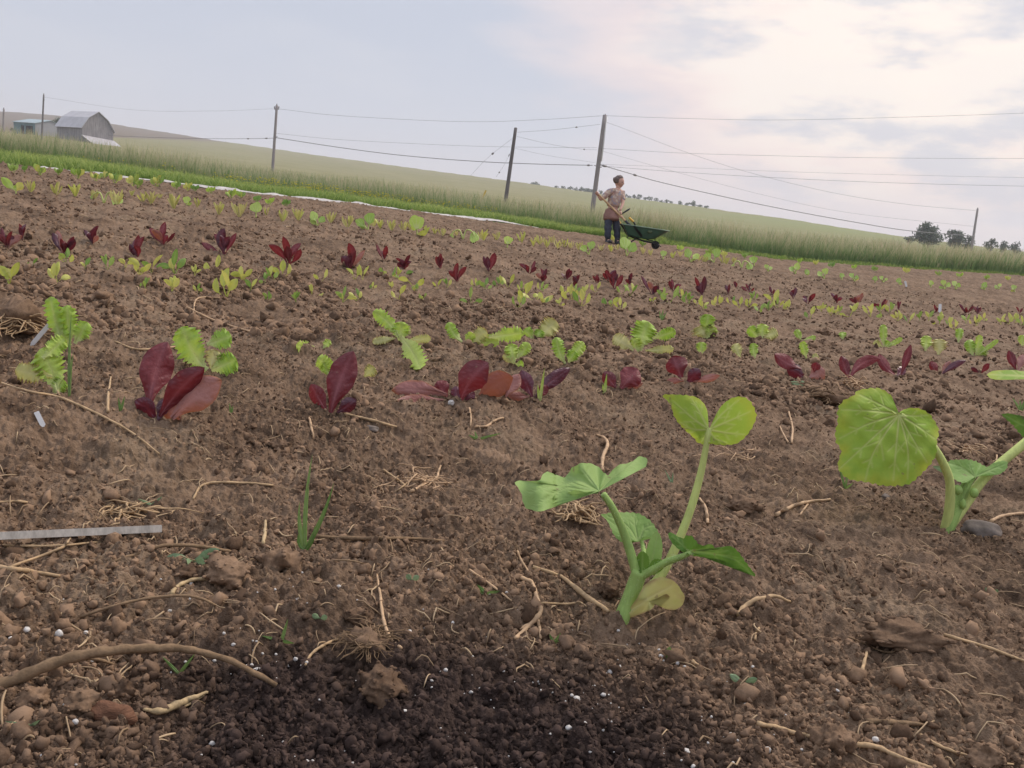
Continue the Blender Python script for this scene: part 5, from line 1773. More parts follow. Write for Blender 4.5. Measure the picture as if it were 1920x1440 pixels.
def grasses():
    # tall meadow grass
    n = 120000
    a = rng.uniform(-37, 37, n)
    re = edge_r(a)
    gap = np.interp(a, [-37, -20, -8, 2, 6, 10, 37], [5.2, 5.0, 4.0, 1.6, .6, .45, .35])
    dp = rng.random(n) ** 1.5 * np.interp(a, [-37, 0, 37], [15, 16, 13])
    r = re + gap + dp
    x, y = polar(a, r)
    z = GM(x, y)
    hb = np.interp(a, [-37, -25, -10, 3, 9, 20, 37], [.80, .80, .78, .85, 1.0, 1.20, 1.20])
    tuft = vnoise(x / 1.4, y / 1.4, 15)
    ht = hb * rng.uniform(.30, 1.08, n) * (1 + .35 * tuft)
    b = MB()
    hue = np.clip(rng.random(n) * .8 + .35 * (tuft + .3) + .2 * (dp > 6), 0, 1)
    blade_mesh(x, y, z - .03, ht, rng.uniform(.010, .022, n) * (r / 25), rng.uniform(0, 6.28, n), rng.uniform(.05, .4, n), hue, b)
    tag(b.build('meadow_grass', grass_mat('meadow_grass', (0.165, 0.265, 0.10), (0.265, 0.345, 0.15), (0.54, 0.47, 0.31), .35, .85)), 'tall uncut grass with tan seed heads beyond the field', 'grass', kind='stuff')
    # short bright growth between field and meadow
    n = 60000
    a = rng.uniform(-37, 9, n)
    re = edge_r(a)
    gap = np.interp(a, [-37, -20, -8, 2, 6, 9], [5.6, 5.4, 4.4, 1.8, .7, .4])
    r = re + .15 + rng.random(n) * gap
    x, y = polar(a, r)
    z = GM(x, y)
    tuft = vnoise(x / .5, y / .5, 16)
    b = MB()
    blade_mesh(x, y, z - .01, rng.uniform(.10, .26, n) * (1 + .6 * tuft), rng.uniform(.010, .028, n), rng.uniform(0, 6.28, n), rng.uniform(.2, .8, n), np.clip(rng.random(n) + .3 * tuft, 0, 1), b)
    n2 = 8000
    a = rng.uniform(6, 37, n2)
    re = edge_r(a)
    r = re - .35 + rng.random(n2) * 1.0
    x, y = polar(a, r)
    blade_mesh(x, y, GM(x, y) - .01, rng.uniform(.05, .20, n2), rng.uniform(.012, .03, n2), rng.uniform(0, 6.28, n2), rng.uniform(.2, .8, n2), rng.random(n2), b)
    tag(b.build('clover_strip', grass_mat('clover_strip', (0.19, 0.285, 0.07), (0.33, 0.42, 0.12), (0.42, 0.47, 0.15))), 'bright green low growth along the field edge', 'ground cover', kind='stuff')
    # yellow flowers in that strip
    n = 2600
    u = np.concatenate([rng.uniform(350, 900, 1200), rng.uniform(60, 420, 260)])
    b = MB()
    for q in u:
        aa = math.degrees(math.atan((q - 960) / F)) * .97
        w_ = math.exp(-((q - 620) / 190) ** 2) + .12
        if rng.random() > w_:
            continue
        re = float(edge_r(aa))
        r = re + rng.uniform(.8, float(np.interp(aa, [-37, -8, 2], [4.8, 4.2, 1.6])))
        x, y = polar(aa, r)
        z = float(GM(np.array([x]), np.array([y]))[0]) + rng.uniform(.16, .34)
        s = rng.uniform(.008, .017)
        V, F3 = ICO1
        b.add(V * (s, s, s * .6) + (x, y, z), F3)
    M_Y = simple_mat('yellow_petals', (0.62, 0.52, 0.03), .6, .2, .2, 30)
    tag(b.build('yellow_flowers', M_Y), 'yellow flowers scattered in the bright green strip', 'flowers', kind='stuff')
    # hillside tufts so that the slope is not bare
    n = 60000
    a = rng.uniform(-37, 37, n)
    re = edge_r(a)
    r = np.exp(rng.uniform(np.log(re + 12), np.log(170), n))
    x, y = polar(a, r)
    z = GM(x, y)
    tuft = vnoise(x / 6, y / 6, 17)
    b = MB()
    blade_mesh(x, y, z - .03, rng.uniform(.3, .7, n) * (1 + .4 * tuft), .0016 * r * rng.uniform(.6, 1.2, n), rng.uniform(0, 6.28, n), rng.uniform(.1, .5, n), np.clip(rng.random(n) * .7 + .4 * tuft + .3, 0, 1), b, 2)
    tag(b.build('hillside_grass', grass_mat('hillside_grass', (0.18, 0.185, 0.075), (0.255, 0.232, 0.115), (0.35, 0.30, 0.175), .4, .9)), 'dry tan-green grass on the rising slope', 'grass', kind='stuff')


grasses()

# white sheet along the edge of the field
M_SHEET = simple_mat('white_row_cover', (0.44, 0.41, 0.39), .85, .2, .25, 5, bump=.01)


def row_cover():
    a0 = [float(np.degrees(np.arctan2(*P(u, v, 15)[:2]))) for u, v in ((-60, 300), (1010, 425))]
    n = 420
    a = np.linspace(a0[0], a0[1], n)
    re = edge_r(a)
    prof = [(-.22, .0), (-.16, .012), (-.06, .022), (.04, .027), (.13, .016), (.22, .0)]
    V = []
    for dr, dz in prof:
        w = .06 * vnoise(a * 2.3, a * 0 + dr * 3, 33) + .03 * vnoise(a * 7, a * 0 + dr * 5, 34)
        thin = np.clip(1.0 - .75 * sst(-3, 2.5, a), .2, 1) * np.clip(.62 + .8 * vnoise(a * 1.1, a * 0, 36) + .2 * sst(-22, -12, a), .28, .95)
        r = re + .05 + dr * thin + w
        x, y = polar(a, r)
        V.append(np.stack([x, y, GM(x, y) + .03 * thin - .004 + dz * thin * (.7 + 1.4 * np.abs(vnoise(a * 3, a * 0 + dr, 35)))], -1))
    V = np.stack(V, 1).reshape(-1, 3)
    o = mk('row_cover', V, grid_faces(n, len(prof)), M_SHEET)
    tag(o, 'crumpled white fabric strip lying along the far field edge', 'fabric strip')


row_cover()

# ------------------------------------------------------------------ trees
M_TRUNK = simple_mat('tree_bark', (0.10, 0.075, 0.055), .9, .1, .3, 8)


def crown_mat(name, lo, hi):
    b = NB(name)
    c = b.mix(b.attr('tone'), lo, hi)
    return b.finish(c, .7, .15, None, .2)


M_CR = crown_mat('tree_leaves', (0.065, 0.092, 0.07), (0.125, 0.160, 0.105))
M_CRB = crown_mat('far_tree_leaves', (0.085, 0.115, 0.08), (0.15, 0.19, 0.12))


def tree(u, vbase, wpx, hpx, d, nleaf, label, group, seed, mat=None, name='tree', lobes=7, hang=0.0):
    r = np.random.default_rng(seed)
    m = d / F
    base = P(u, vbase + .06 * hpx, d)
    w, h = wpx * m, hpx * 1.06 * m
    t = thing(name, base, label, 'tree', group)
    tr = MB()
    top = base + np.array([0, 0, h * .55])
    tr.add(*tube(smooth_path([base - (0, 0, 1.0), base + (0.02 * w, 0, h * .25), top], 7), np.linspace(.035, .012, 7) * h, 7))
    cen = []
    for k in range(lobes * 2):
        dv = r.normal(size=3)
        dv /= np.linalg.norm(dv)
        q = dv * np.array([.32 * w, .32 * w, .34 * h]) * r.uniform(.5, 1.0) + np.array([0, 0, .48 * h])
        cen.append((base + q, np.array([r.uniform(.13, .20) * w, r.uniform(.13, .20) * w, r.uniform(.13, .20) * h])))
        tr.add(*tube(smooth_path([base + (0, 0, h * r.uniform(.10, .35)), base + q * (.5, .5, .8), base + q], 5), np.linspace(.014, .004, 5) * h, 5))
    cen.append((base + np.array([0, 0, h * .5]), np.array([.30 * w, .30 * w, .32 * h])))
    tr.build('trunk', M_TRUNK, t)
    n = nleaf
    ci = r.integers(0, len(cen), n)
    C = np.array([c[0] for c in cen])[ci]
    S = np.array([c[1] for c in cen])[ci]
    dv = r.normal(size=(n, 3))
    dv /= np.linalg.norm(dv, axis=1)[:, None]
    p = C + dv * S * (r.random(n) ** .45)[:, None] * r.uniform(.85, 1.2, (n, 1))
    s = r.uniform(.018, .038, n) * w * (2600 / n) ** .35
    A = r.normal(size=(n, 3))
    A /= np.linalg.norm(A, axis=1)[:, None]
    B = np.cross(A, r.normal(size=(n, 3)))
    B /= np.linalg.norm(B, axis=1)[:, None]
    V = np.stack([p - A * s[:, None], p + B * s[:, None] * .6, p + A * s[:, None], p - B * s[:, None] * .6], 1).reshape(-1, 3)
    Fq = np.arange(4 * n).reshape(-1, 4)
    tone = np.clip(.5 + .25 * r.normal(size=n) + .3 * vnoise(p[:, 0] / (w * .12), p[:, 2] / (h * .12), seed), 0, 1)
    mk('crown', V, Fq, mat or M_CR, t, attrs=dict(tone=np.repeat(tone, 4)))


tree(1738, 466, 70, 54, 200, 3400, 'biggest round dark tree, left of the leaning pole at right', 'trees at the right horizon', 1, lobes=9)
tree(1786, 468, 54, 44, 205, 1900, 'open-crowned tree between the biggest round tree and the leaning pole', 'trees at the right horizon', 2)
tree(1812, 470, 34, 32, 206, 700, 'low bush-like tree at the foot of the leaning pole', 'trees at the right horizon', 3)
tree(1856, 473, 30, 30, 230, 700, 'small thin tree just right of the leaning pole', 'trees at the right horizon', 4)
tree(1878, 474, 28, 25, 232, 500, 'faint low tree between two others right of the leaning pole', 'trees at the right horizon', 5)
tree(1903, 476, 32, 27, 235, 600, 'faint tree nearest the right border of the picture', 'trees at the right horizon', 6)
tree(1704, 456, 24, 16, 210, 300, 'low shrub left of the biggest round tree', 'trees at the right horizon', 7)
tree(107, 236, 20, 23, 300, 900, 'green tree behind the gap between shed and barn', None, 8, mat=M_CRB)
tree(23, 246, 11, 8, 285, 300, 'small bush left of the teal shed', None, 9, mat=M_CRB, name='bush')
CR = [(998, 346.5, 8, 6), (1006, 347.5, 12, 9), (1042, 351.5, 8, 4), (1056, 353, 9, 5), (1068, 354.5, 10, 6), (1080, 356, 9, 5), (1090, 357.5, 12, 9), (1099, 358.5, 14, 9), (1110, 360, 10, 7), (1126, 362, 9, 6), (1137, 363.5, 8, 5),
      (1172, 368.5, 8, 6), (1180, 369.5, 8, 5), (1188, 370.5, 9, 6), (1198, 372, 11, 8), (1208, 373.5, 8, 5), (1217, 374.5, 9, 7), (1229, 376.5, 9, 7), (1240, 378, 8, 4), (1249, 379, 9, 6), (1258, 380, 8, 4), (1275, 382.5, 10, 7), (1287, 384, 8, 5), (1299, 385.5, 14, 10), (1312, 387.5, 9, 5), (1325, 389.5, 10, 4)]
for i, (u, v, w, h) in enumerate(CR):
    a_ = float(np.degrees(np.arctan2(*P(u, v, 500)[:2])))
    d = float(np.interp(a_, _AZ, RC_T)) * math.cos(math.radians(a_)) * .985
    where = 'left of the main pole' if u < 1113 else 'just behind the gardener' if u < 1150 else 'right of the gardener'
    lab = f'{"larger" if h >= 8 else "small"} tree on the hill crest {where}, {place_word(i, len(CR))}'
    tree(u, v + 3.5, w * 1.55, h + 4.0, d, 170, lab, 'trees along the hill crest', 40 + i, mat=M_CRB, lobes=4)

# ------------------------------------------------------------------ poles and wires
M_POLE = simple_mat('weathered_pole', (0.25, 0.22, 0.21), .85, .15, .2, 3, (1, 1, .15))
M_POLED = simple_mat('dark_weathered_pole', (0.13, 0.115, 0.11), .85, .15, .2, 3, (1, 1, .15))
M_WIRE = simple_mat('grey_cable', (0.22, 0.21, 0.22), .6, .2, .1, 1)
M_INS = simple_mat('insulator', (0.2, 0.18, 0.18), .4, .4, .1, 5)


def pole(top, bot, d, wpx, mat, label, extras=()):
    m = d / F
    a, b = P(*bot, d), P(*top, d)
    t = thing('utility_pole', a, label, 'utility pole', 'utility poles across the hillside')
    MB().add(*tube(smooth_path([a, .5 * (a + b), b], 9), np.linspace(wpx * .55, wpx * .42, 9) * m, 10)).build('shaft', mat, t)
    ax = (b - a) / np.linalg.norm(b - a)
    for kind, f, *q in extras:
        c = a + (b - a) * f
        if kind == 'arm':
            V, Fq = box(c + RT * q[1] * m, [RT, ax, _fwd], (q[0] * m, .9 * m, 1.2 * m))
            mk('crossarm', V, Fq, mat, t, smooth=False)
        elif kind == 'ins':
            p = c + RT * q[0] * m
            MB().add(*tube([p, p + ax * 1.2 * m, p + ax * 2.4 * m, p + ax * 3.4 * m], np.array([.7, 1.3, .8, 1.0]) * m, 7)).build('insulator', M_INS, t)
        elif kind == 'br':
            p = c + RT * q[0] * m
            MB().add(*tube([c, .5 * (c + p) - ax * 1.0 * m, p], np.array([.8, .7, .6]) * m, 6)).build('bracket', M_INS, t)
        elif kind == 'pipe':
            off = RT * q[0] * m
            MB().add(*tube([a + (b - a) * q[1] + off, a + (b - a) * q[2] + off], np.array([.9, .9]) * m, 6)).build('conduit', M_TAG, t)


DM, D2, DL, DR, DN, DF = 95.0, 92.0, 150.0, 200.0, 60.0, 215.0
pole((1134, 216), (1106, 432), DM, 8.6, M_POLE, 'tallest utility pole, standing behind the gardener', [('ins', .995, 1.0), ('br', .95, 5), ('br', .55, 7), ('br', .565, -8), ('ins', .70, -3), ('pipe', 0, 5, .60, .985)])
pole((967, 240), (944, 405), D2, 7.2, M_POLED, 'dark shorter pole without crossarm, left of the tallest pole', [('br', .93, -3), ('ins', .97, .5), ('ins', .60, -3)])
pole((519, 198), (510, 336), DL, 5.4, M_POLE, 'pole with a small crossarm in the middle of the left hillside', [('arm', .955, 4.5, 0), ('ins', .965, -4), ('ins', .965, 4), ('ins', 1.0, 0), ('br', .58, 5)])
pole((82, 178), (78, 268), DF, 3.2, M_POLED, 'thin leaning pole in front of the teal shed', [('ins', .99, 0), ('br', .9, 2)])
pole((1833, 392), (1821, 470), DR, 4.4, M_POLE, 'far leaning pole among the trees at right', [('ins', .99, 0), ('br', .85, 3), ('br', .45, 3)])
pole((7, 205), (6, 262), 225, 3.6, M_POLE, 'faint pale pole at the left border beside the shed', [('ins', .99, 0)])


def wire(pts, rpx, label, nm='overhead_wire', beads=()):
    """pts: (u, v, depth); sags are in the points themselves"""
    p = np.array(pts, float)
    w = smooth_path(p, 60)
    V = P(w[:, 0], w[:, 1], w[:, 2])
    rd = .62 * rpx * w[:, 2] / F
    loc = V[0].copy()
    t = thing(nm, loc, label, 'overhead wire', 'overhead wires between the poles')
    MB().add(*tube(V, rd, 5)).build('cable', M_WIRE, t)
    for f, ln, tk in beads:
        i = int(f * 59)
        i2 = min(i + 2, 59)
        c = V[i]
        ax = V[i2] - V[i - 2]
        ax /= np.linalg.norm(ax)
        m = w[i, 2] / F
        MB().add(*tube([c - ax * ln * .5 * m, c - ax * ln * .4 * m, c + ax * ln * .4 * m, c + ax * ln * .5 * m], np.array([.3, 1, 1, .3]) * tk * m, 7)).build('splice_case', M_INS, t)


wire([(521, 204, DL), (640, 217, 138), (860, 228, 115), (1000, 225, 104), (1131, 217, DM)], .42, 'uppermost thin wire from the crossarm pole to the tallest pole')
wire([(516, 258, DL), (640, 277, 138), (760, 292, 125), (900, 303, 112), (1020, 308, 103), (1111, 310, DM)], 1.05, 'thick sagging cable between the crossarm pole and the tallest pole', beads=[(.985, 7, 1.7)])
wire([(517, 250, DL), (640, 262, 138), (860, 273, 115), (1000, 276, 104), (1119, 277, DM)], .36, 'faint middle wire between the crossarm pole and the tallest pole')
wire([(970, 248, D2), (1040, 243, 93), (1125, 233, DM)], .40, 'upper short wire joining the two close poles', beads=[(.75, 4, 1.3)])
wire([(970, 256, D2), (1030, 270, 93), (1086, 279, 94), (1119, 281, DM)], .36, 'lower short wire sagging between the two close poles', beads=[(.76, 3, 1.2)])
wire([(965, 278, D2), (1030, 292, 93), (1116, 305, DM)], .28, 'lowest faint wire between the two close poles')
wire([(1137, 217, DM), (1280, 222, 88), (1450, 225, 80), (1650, 221, 72), (1920, 212, 62), (2150, 200, 55)], .42, 'uppermost wire running right from the tallest pole out of the picture')
wire([(1122, 278, DM), (1280, 287, 88), (1450, 292, 80), (1650, 296, 72), (1920, 297, 62), (2150, 292, 55)], .40, 'middle wire running right from the tallest pole out of the picture')
wire([(1124, 311, DM), (1280, 323, 88), (1450, 333, 80), (1650, 342, 72), (1920, 349, 62), (2150, 350, 55)], .45, 'low wire running right from the tallest pole out of the picture')
wire([(1124, 308, DM), (1280, 314, 88), (1450, 321, 80), (1650, 327, 72), (1920, 333, 62), (2150, 335, 55)], .30, 'faint wire just above the low wire at right')
wire([(1137, 229, DM), (1180, 245, 100), (1280, 283, 112), (1400, 322, 130), (1560, 361, 155), (1700, 383, 178), (1833, 395, DR)], .38, 'thin wire descending from the tallest pole to the far leaning pole')
wire([(1121, 281, DM), (1280, 326, 112), (1450, 370, 138), (1600, 400, 160), (1830, 425, DR)], .30, 'second faint wire descending to the far leaning pole')
wire([(1126, 309, DM), (1180, 325, 100), (1228, 339, 106), (1300, 356, 114), (1400, 378, 130), (1500, 398, 146), (1600, 416, 162), (1700, 432, 180), (1828, 443, DR)], 1.1, 'thick cable descending from the tallest pole to the far leaning pole', beads=[(.02, 12, 2.0), (.165, 10, 2.0)])
wire([(513, 259, DL), (470, 260, 158), (400, 260, 170), (300, 258, 190), (205, 254, 235)], .65, 'cable from the crossarm pole back to the barn', beads=[(.09, 9, 1.3), (.28, 7, 1.2)])
wire([(512, 204, DL), (400, 208, 175), (250, 206, 200), (83, 182, DF)], .26, 'faint wire from the crossarm pole to the thin pole by the shed')
wire([(963, 258, D2), (930, 283, 91), (905, 305, 91), (882, 330, 90)], .36, 'guy wire slanting down left from the dark shorter pole', 'guy_wire', beads=[(.41, 5, 1.8)])
wire([(958, 284, D2), (945, 310, 91), (930, 332, 91)], .30, 'short steep guy wire beside the dark shorter pole', 'guy_wire', beads=[(.80, 3, 1.4), (.15, 6, 1.0)])
M_YEL = simple_mat('yellow_plastic', (0.60, 0.42, 0.10), .5, .3, .15, 10)
d = 60.0
slab((898, 388, d), (911, 357, d), 3.4, 3, M_YEL, 'guy_marker', 'bright yellow marker tube leaning in the grass left of the dark pole', 'guy marker', True)
slab((831, 380, d), (838, 364, d), 2.4, 2, simple_mat('faded_plastic', (0.45, 0.40, 0.27), .6, .2, .1, 10), 'guy_marker', 'faded short marker left of the bright yellow one', 'guy marker', True)
slab((855, 377, d), (856, 369, d), 1.5, 2, M_POLED, 'edge_peg', 'small dark peg in the grass between the two markers', 'peg')

# ------------------------------------------------------------------ barn and shed
M_BOARD = None


def board_mat(name, lo, hi):
    b = NB(name)
    v = b.objco((1.6, 1.6, .08))
    n1 = b.noise(v, 3.0, 5, .6)
    n2 = b.noise(b.objco((1, 1, 1)), .6, 3)
    f = b.math('ADD', b.math('MULTIPLY', n1, .7), b.math('MULTIPLY', n2, .3))
    return b.finish(b.mix(b.mr(f, .35, .65), lo, hi), .85, .15, b.bump(n1, .05))


M_BOARD = board_mat('grey_barn_boards', (0.19, 0.175, 0.178), (0.31, 0.29, 0.29))
M_TIN = simple_mat('tin_roof', (0.44, 0.42, 0.43), .5, .3, .14, .5, (1, 1, .2))
M_TIND = simple_mat('rusty_tin_roof', (0.24, 0.23, 0.24), .55, .3, .25, .7)
M_TEAL = simple_mat('teal_steel', (0.12, 0.20, 0.21), .5, .3, .15, .8)
M_TEALR = simple_mat('pale_teal_roof', (0.30, 0.37, 0.38), .45, .3, .1, .5)
M_GREYW = simple_mat('grey_steel_wall', (0.29, 0.29, 0.31), .6, .3, .1, .6, (1, 1, .1))
M_DARK = simple_mat('shed_interior_shade', (0.025, 0.025, 0.028), .9, .1, .2, 1)


def barn():
    D = 260.0
    base = P(154, 268, D)
    az = math.atan2(base[0], base[1])
    vh, rh, zz = np.array([math.sin(az), math.cos(az), 0]), np.array([math.cos(az), -math.sin(az), 0]), np.array([0, 0, 1.0])
    ph = math.radians(33)
    ng = -vh * math.cos(ph) + rh * math.sin(ph)        # gable faces this way
    gx = rh * math.cos(ph) + vh * math.sin(ph)         # along the gable, to the right
    t = thing('barn', base, 'grey weathered gambrel-roofed barn on the left hillside', 'barn')
    Wd, L_, eave, k1h, pk = 10.4, 13.0, 4.9, 7.6, 9.7

    def q(x, y, z):
        return base + gx * x - ng * y + zz * z
    g = [(0, -2.5), (Wd, -2.5), (Wd, eave), (Wd * .80, k1h), (Wd * .5, pk), (Wd * .20, k1h), (0, eave)]
    V = np.array([q(x, 0, z) for x, z in g] + [q(x, L_, z) for x, z in g])
    n = 7
    F5 = [np.array([[0, 1, 2, 6], [13, 9, 8, 7]]), np.array([[2, 3, 5, 6], [13, 12, 10, 9]]), np.array([[3, 4, 5], [12, 11, 10]]), np.array([[0, 6, 13, 7], [2, 1, 8, 9]])]
    mk('wall', V, F5, M_BOARD, t, smooth=False)
    # roof skin with an overhang and thickness
    o = .45
    prof = [(-o, eave - .55), (Wd * .19, k1h + .12), (Wd * .5, pk + .18), (Wd * .81, k1h + .12), (Wd + o, eave - .55)]
    b = MB()
    for i in range(4):
        (x0, z0), (x1, z1) = prof[i], prof[i + 1]
        nx, nz = -(z1 - z0), (x1 - x0)
        l = math.hypot(nx, nz)
        nx, nz = nx / l * .14, nz / l * .14
        Vb = [q(x0, -o, z0), q(x1, -o, z1), q(x1, L_ + o, z1), q(x0, L_ + o, z0)]
        Vt = [q(x0 + nx, -o, z0 + nz), q(x1 + nx, -o, z1 + nz), q(x1 + nx, L_ + o, z1 + nz), q(x0 + nx, L_ + o, z0 + nz)]
        b.add(np.array(Vb + Vt), np.array([[3, 2, 1, 0], [4, 5, 6, 7], [0, 1, 5, 4], [1, 2, 6, 5], [2, 3, 7, 6], [3, 0, 4, 7]]))
    b.build('roof', M_TIN, t, smooth=False)
    for x, z, w, h in ((Wd * .42, 5.6, .9, 1.0), (Wd * .54, 5.6, .9, 1.0)):
        V = np.array([q(x, -.04, z), q(x + w, -.04, z), q(x + w, -.04, z + h), q(x, -.04, z + h), q(x, .02, z), q(x + w, .02, z), q(x + w, .02, z + h), q(x, .02, z + h)])
        mk('window', V, np.array([[0, 1, 2, 3], [0, 4, 5, 1], [1, 5, 6, 2], [2, 6, 7, 3], [3, 7, 4, 0]]), M_BOARD, t, smooth=False)
    V = np.array([q(-.06, 6.0, -1.5), q(-.06, 9.0, -1.5), q(-.06, 9.0, 2.6), q(-.06, 6.0, 2.6), q(.02, 6.0, -1.5), q(.02, 9.0, -1.5), q(.02, 9.0, 2.6), q(.02, 6.0, 2.6)])
    mk('door', V, np.array([[0, 1, 2, 3], [0, 4, 5, 1], [1, 5, 6, 2], [2, 6, 7, 3], [3, 7, 4, 0]]), M_TIND, t, smooth=False)
    # lean-to before the gable
    V = np.array([q(-.3, -.05, 2.3), q(Wd + .2, -.05, 1.9), q(Wd + .8, -5.0, -.6), q(.6, -5.0, -.3)])
    mk('lean_to_roof', np.concatenate([V, V + zz * .12]), np.array([[3, 2, 1, 0], [4, 5, 6, 7], [0, 1, 5, 4], [1, 2, 6, 5], [2, 3, 7, 6], [3, 0, 4, 7]]), M_TIN, t, smooth=False)
    V = np.array([q(.3, -.06, -2.5), q(Wd - .2, -.06, -2.5), q(Wd + .2, -4.6, -2.5), q(.8, -4.6, -2.5), q(.3, -.06, 2.1), q(Wd - .2, -.06, 1.8), q(Wd + .2, -4.6, -.55), q(.8, -4.6, -.3)])
    mk('lean_to_wall', V, np.array([[0, 1, 5, 4], [1, 2, 6, 5], [2, 3, 7, 6], [3, 0, 4, 7]]), M_BOARD, t, smooth=False)


barn()


def shed():
    D = 275.0
    base = P(66, 252, D)
    az = math.atan2(base[0], base[1])
    vh, rh, zz = np.array([math.sin(az), math.cos(az), 0]), np.array([math.cos(az), -math.sin(az), 0]), np.array([0, 0, 1.0])
    ph = math.radians(40)
    nr = -vh * math.cos(ph) + rh * math.sin(ph)     # closed grey side looks right
    ax = rh * math.cos(ph) + vh * math.sin(ph)      # along the grey side
    t = thing('shed', base, 'teal steel machine shed with an open front and grey side wall', 'shed')

    def q(x, y, z):
        return base + ax * x - nr * y + zz * z
    Wd, L_ = 9.6, 9.5
    g = [(0, -2.5), (Wd, -2.5), (Wd, 3.6), (Wd * .62, 5.0), (0, 3.4)]
    V = np.array([q(x, 0, z) for x, z in g] + [q(x, L_, z) for x, z in g])
    mk('side_wall', V, [np.array([[0, 1, 2, 4], [9, 7, 6, 5], [2, 1, 6, 7]]), np.array([[2, 3, 4], [9, 8, 7]])], M_GREYW, t, smooth=False)
    b = MB()
    for y0, y1 in ((0.05, 1.0), (4.2, 4.8), (6.2, L_ - .05)):
        V = np.array([q(-.05, y0, -2.5), q(-.05, y1, -2.5), q(-.05, y1, 3.3), q(-.05, y0, 3.3), q(.10, y0, -2.5), q(.10, y1, -2.5), q(.10, y1, 3.3), q(.10, y0, 3.3)])
        b.add(V, np.array([[0, 1, 2, 3], [4, 7, 6, 5], [0, 4, 5, 1], [3, 2, 6, 7], [0, 3, 7, 4], [1, 5, 6, 2]]))
    V = np.array([q(-.06, .05, 2.6), q(-.06, L_, 2.6), q(-.06, L_, 3.4), q(-.06, .05, 3.4), q(.11, .05, 2.6), q(.11, L_, 2.6), q(.11, L_, 3.4), q(.11, .05, 3.4)])
    b.add(V, np.array([[0, 1, 2, 3], [4, 7, 6, 5], [0, 4, 5, 1], [3, 2, 6, 7], [0, 3, 7, 4], [1, 5, 6, 2]]))
    b.build('front_panel', M_TEAL, t, smooth=False)
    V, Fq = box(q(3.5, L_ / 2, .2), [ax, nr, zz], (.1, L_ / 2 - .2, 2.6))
    mk('interior_shade_panel', V, Fq, M_DARK, t, smooth=False)  # near-black panel, paints the shade inside the open shed
    b = MB()
    for (x0, z0), (x1, z1) in (((-.4, 3.38), (Wd * .62, 5.1)), ((Wd * .62, 5.1), (Wd + .3, 3.6))):
        V = [q(x0, -.3, z0), q(x1, -.3, z1), q(x1, L_ + .3, z1), q(x0, L_ + .3, z0)]
        V = np.array(V + [v + zz * .15 for v in V])
        b.add(V, np.array([[3, 2, 1, 0], [4, 5, 6, 7], [0, 1, 5, 4], [1, 2, 6, 5], [2, 3, 7, 6], [3, 0, 4, 7]]))
    b.build('roof', M_TEALR, t, smooth=False)


shed()

# ------------------------------------------------------------------ the gardener, the shovel and the wheelbarrow
DP = gd(1148, 456)
MP = DP / F


def pp(u, v, z=0.0):
    """point at pixel (u, v); z = offset away from the camera in pixels of that distance"""
    return P(u, v, DP + z * MP)


def skin(nodes, edges, sub=2, root=0):
    """nodes: (point, radius m); returns one continuous tapered surface"""
    me = bpy.data.meshes.new('skin_tmp')
    me.from_pydata([tuple(p) for p, r in nodes], edges, [])
    o = bpy.data.objects.new('skin_tmp', me)
    COL.objects.link(o)
    o.modifiers.new('Skin', 'SKIN').use_smooth_shade = True
    if not me.skin_vertices:
        return None
    for i, (p, r) in enumerate(nodes):
        r = (r, r) if np.isscalar(r) else r
        me.skin_vertices[0].data[i].radius = r
        me.skin_vertices[0].data[i].use_root = (i == root)
    s = o.modifiers.new('Sub', 'SUBSURF')
    s.levels = s.render_levels = sub
    dg = bpy.context.evaluated_depsgraph_get()
    m2 = bpy.data.meshes.new_from_object(o.evaluated_get(dg))
    V = np.array([v.co[:] for v in m2.vertices])
    Fs = {}
    for f in m2.polygons:
        Fs.setdefault(len(f.vertices), []).append(list(f.vertices))
    bpy.data.objects.remove(o)
    bpy.data.meshes.remove(m2)
    bpy.data.meshes.remove(me)
    return V, [np.array(v) for v in Fs.values()]


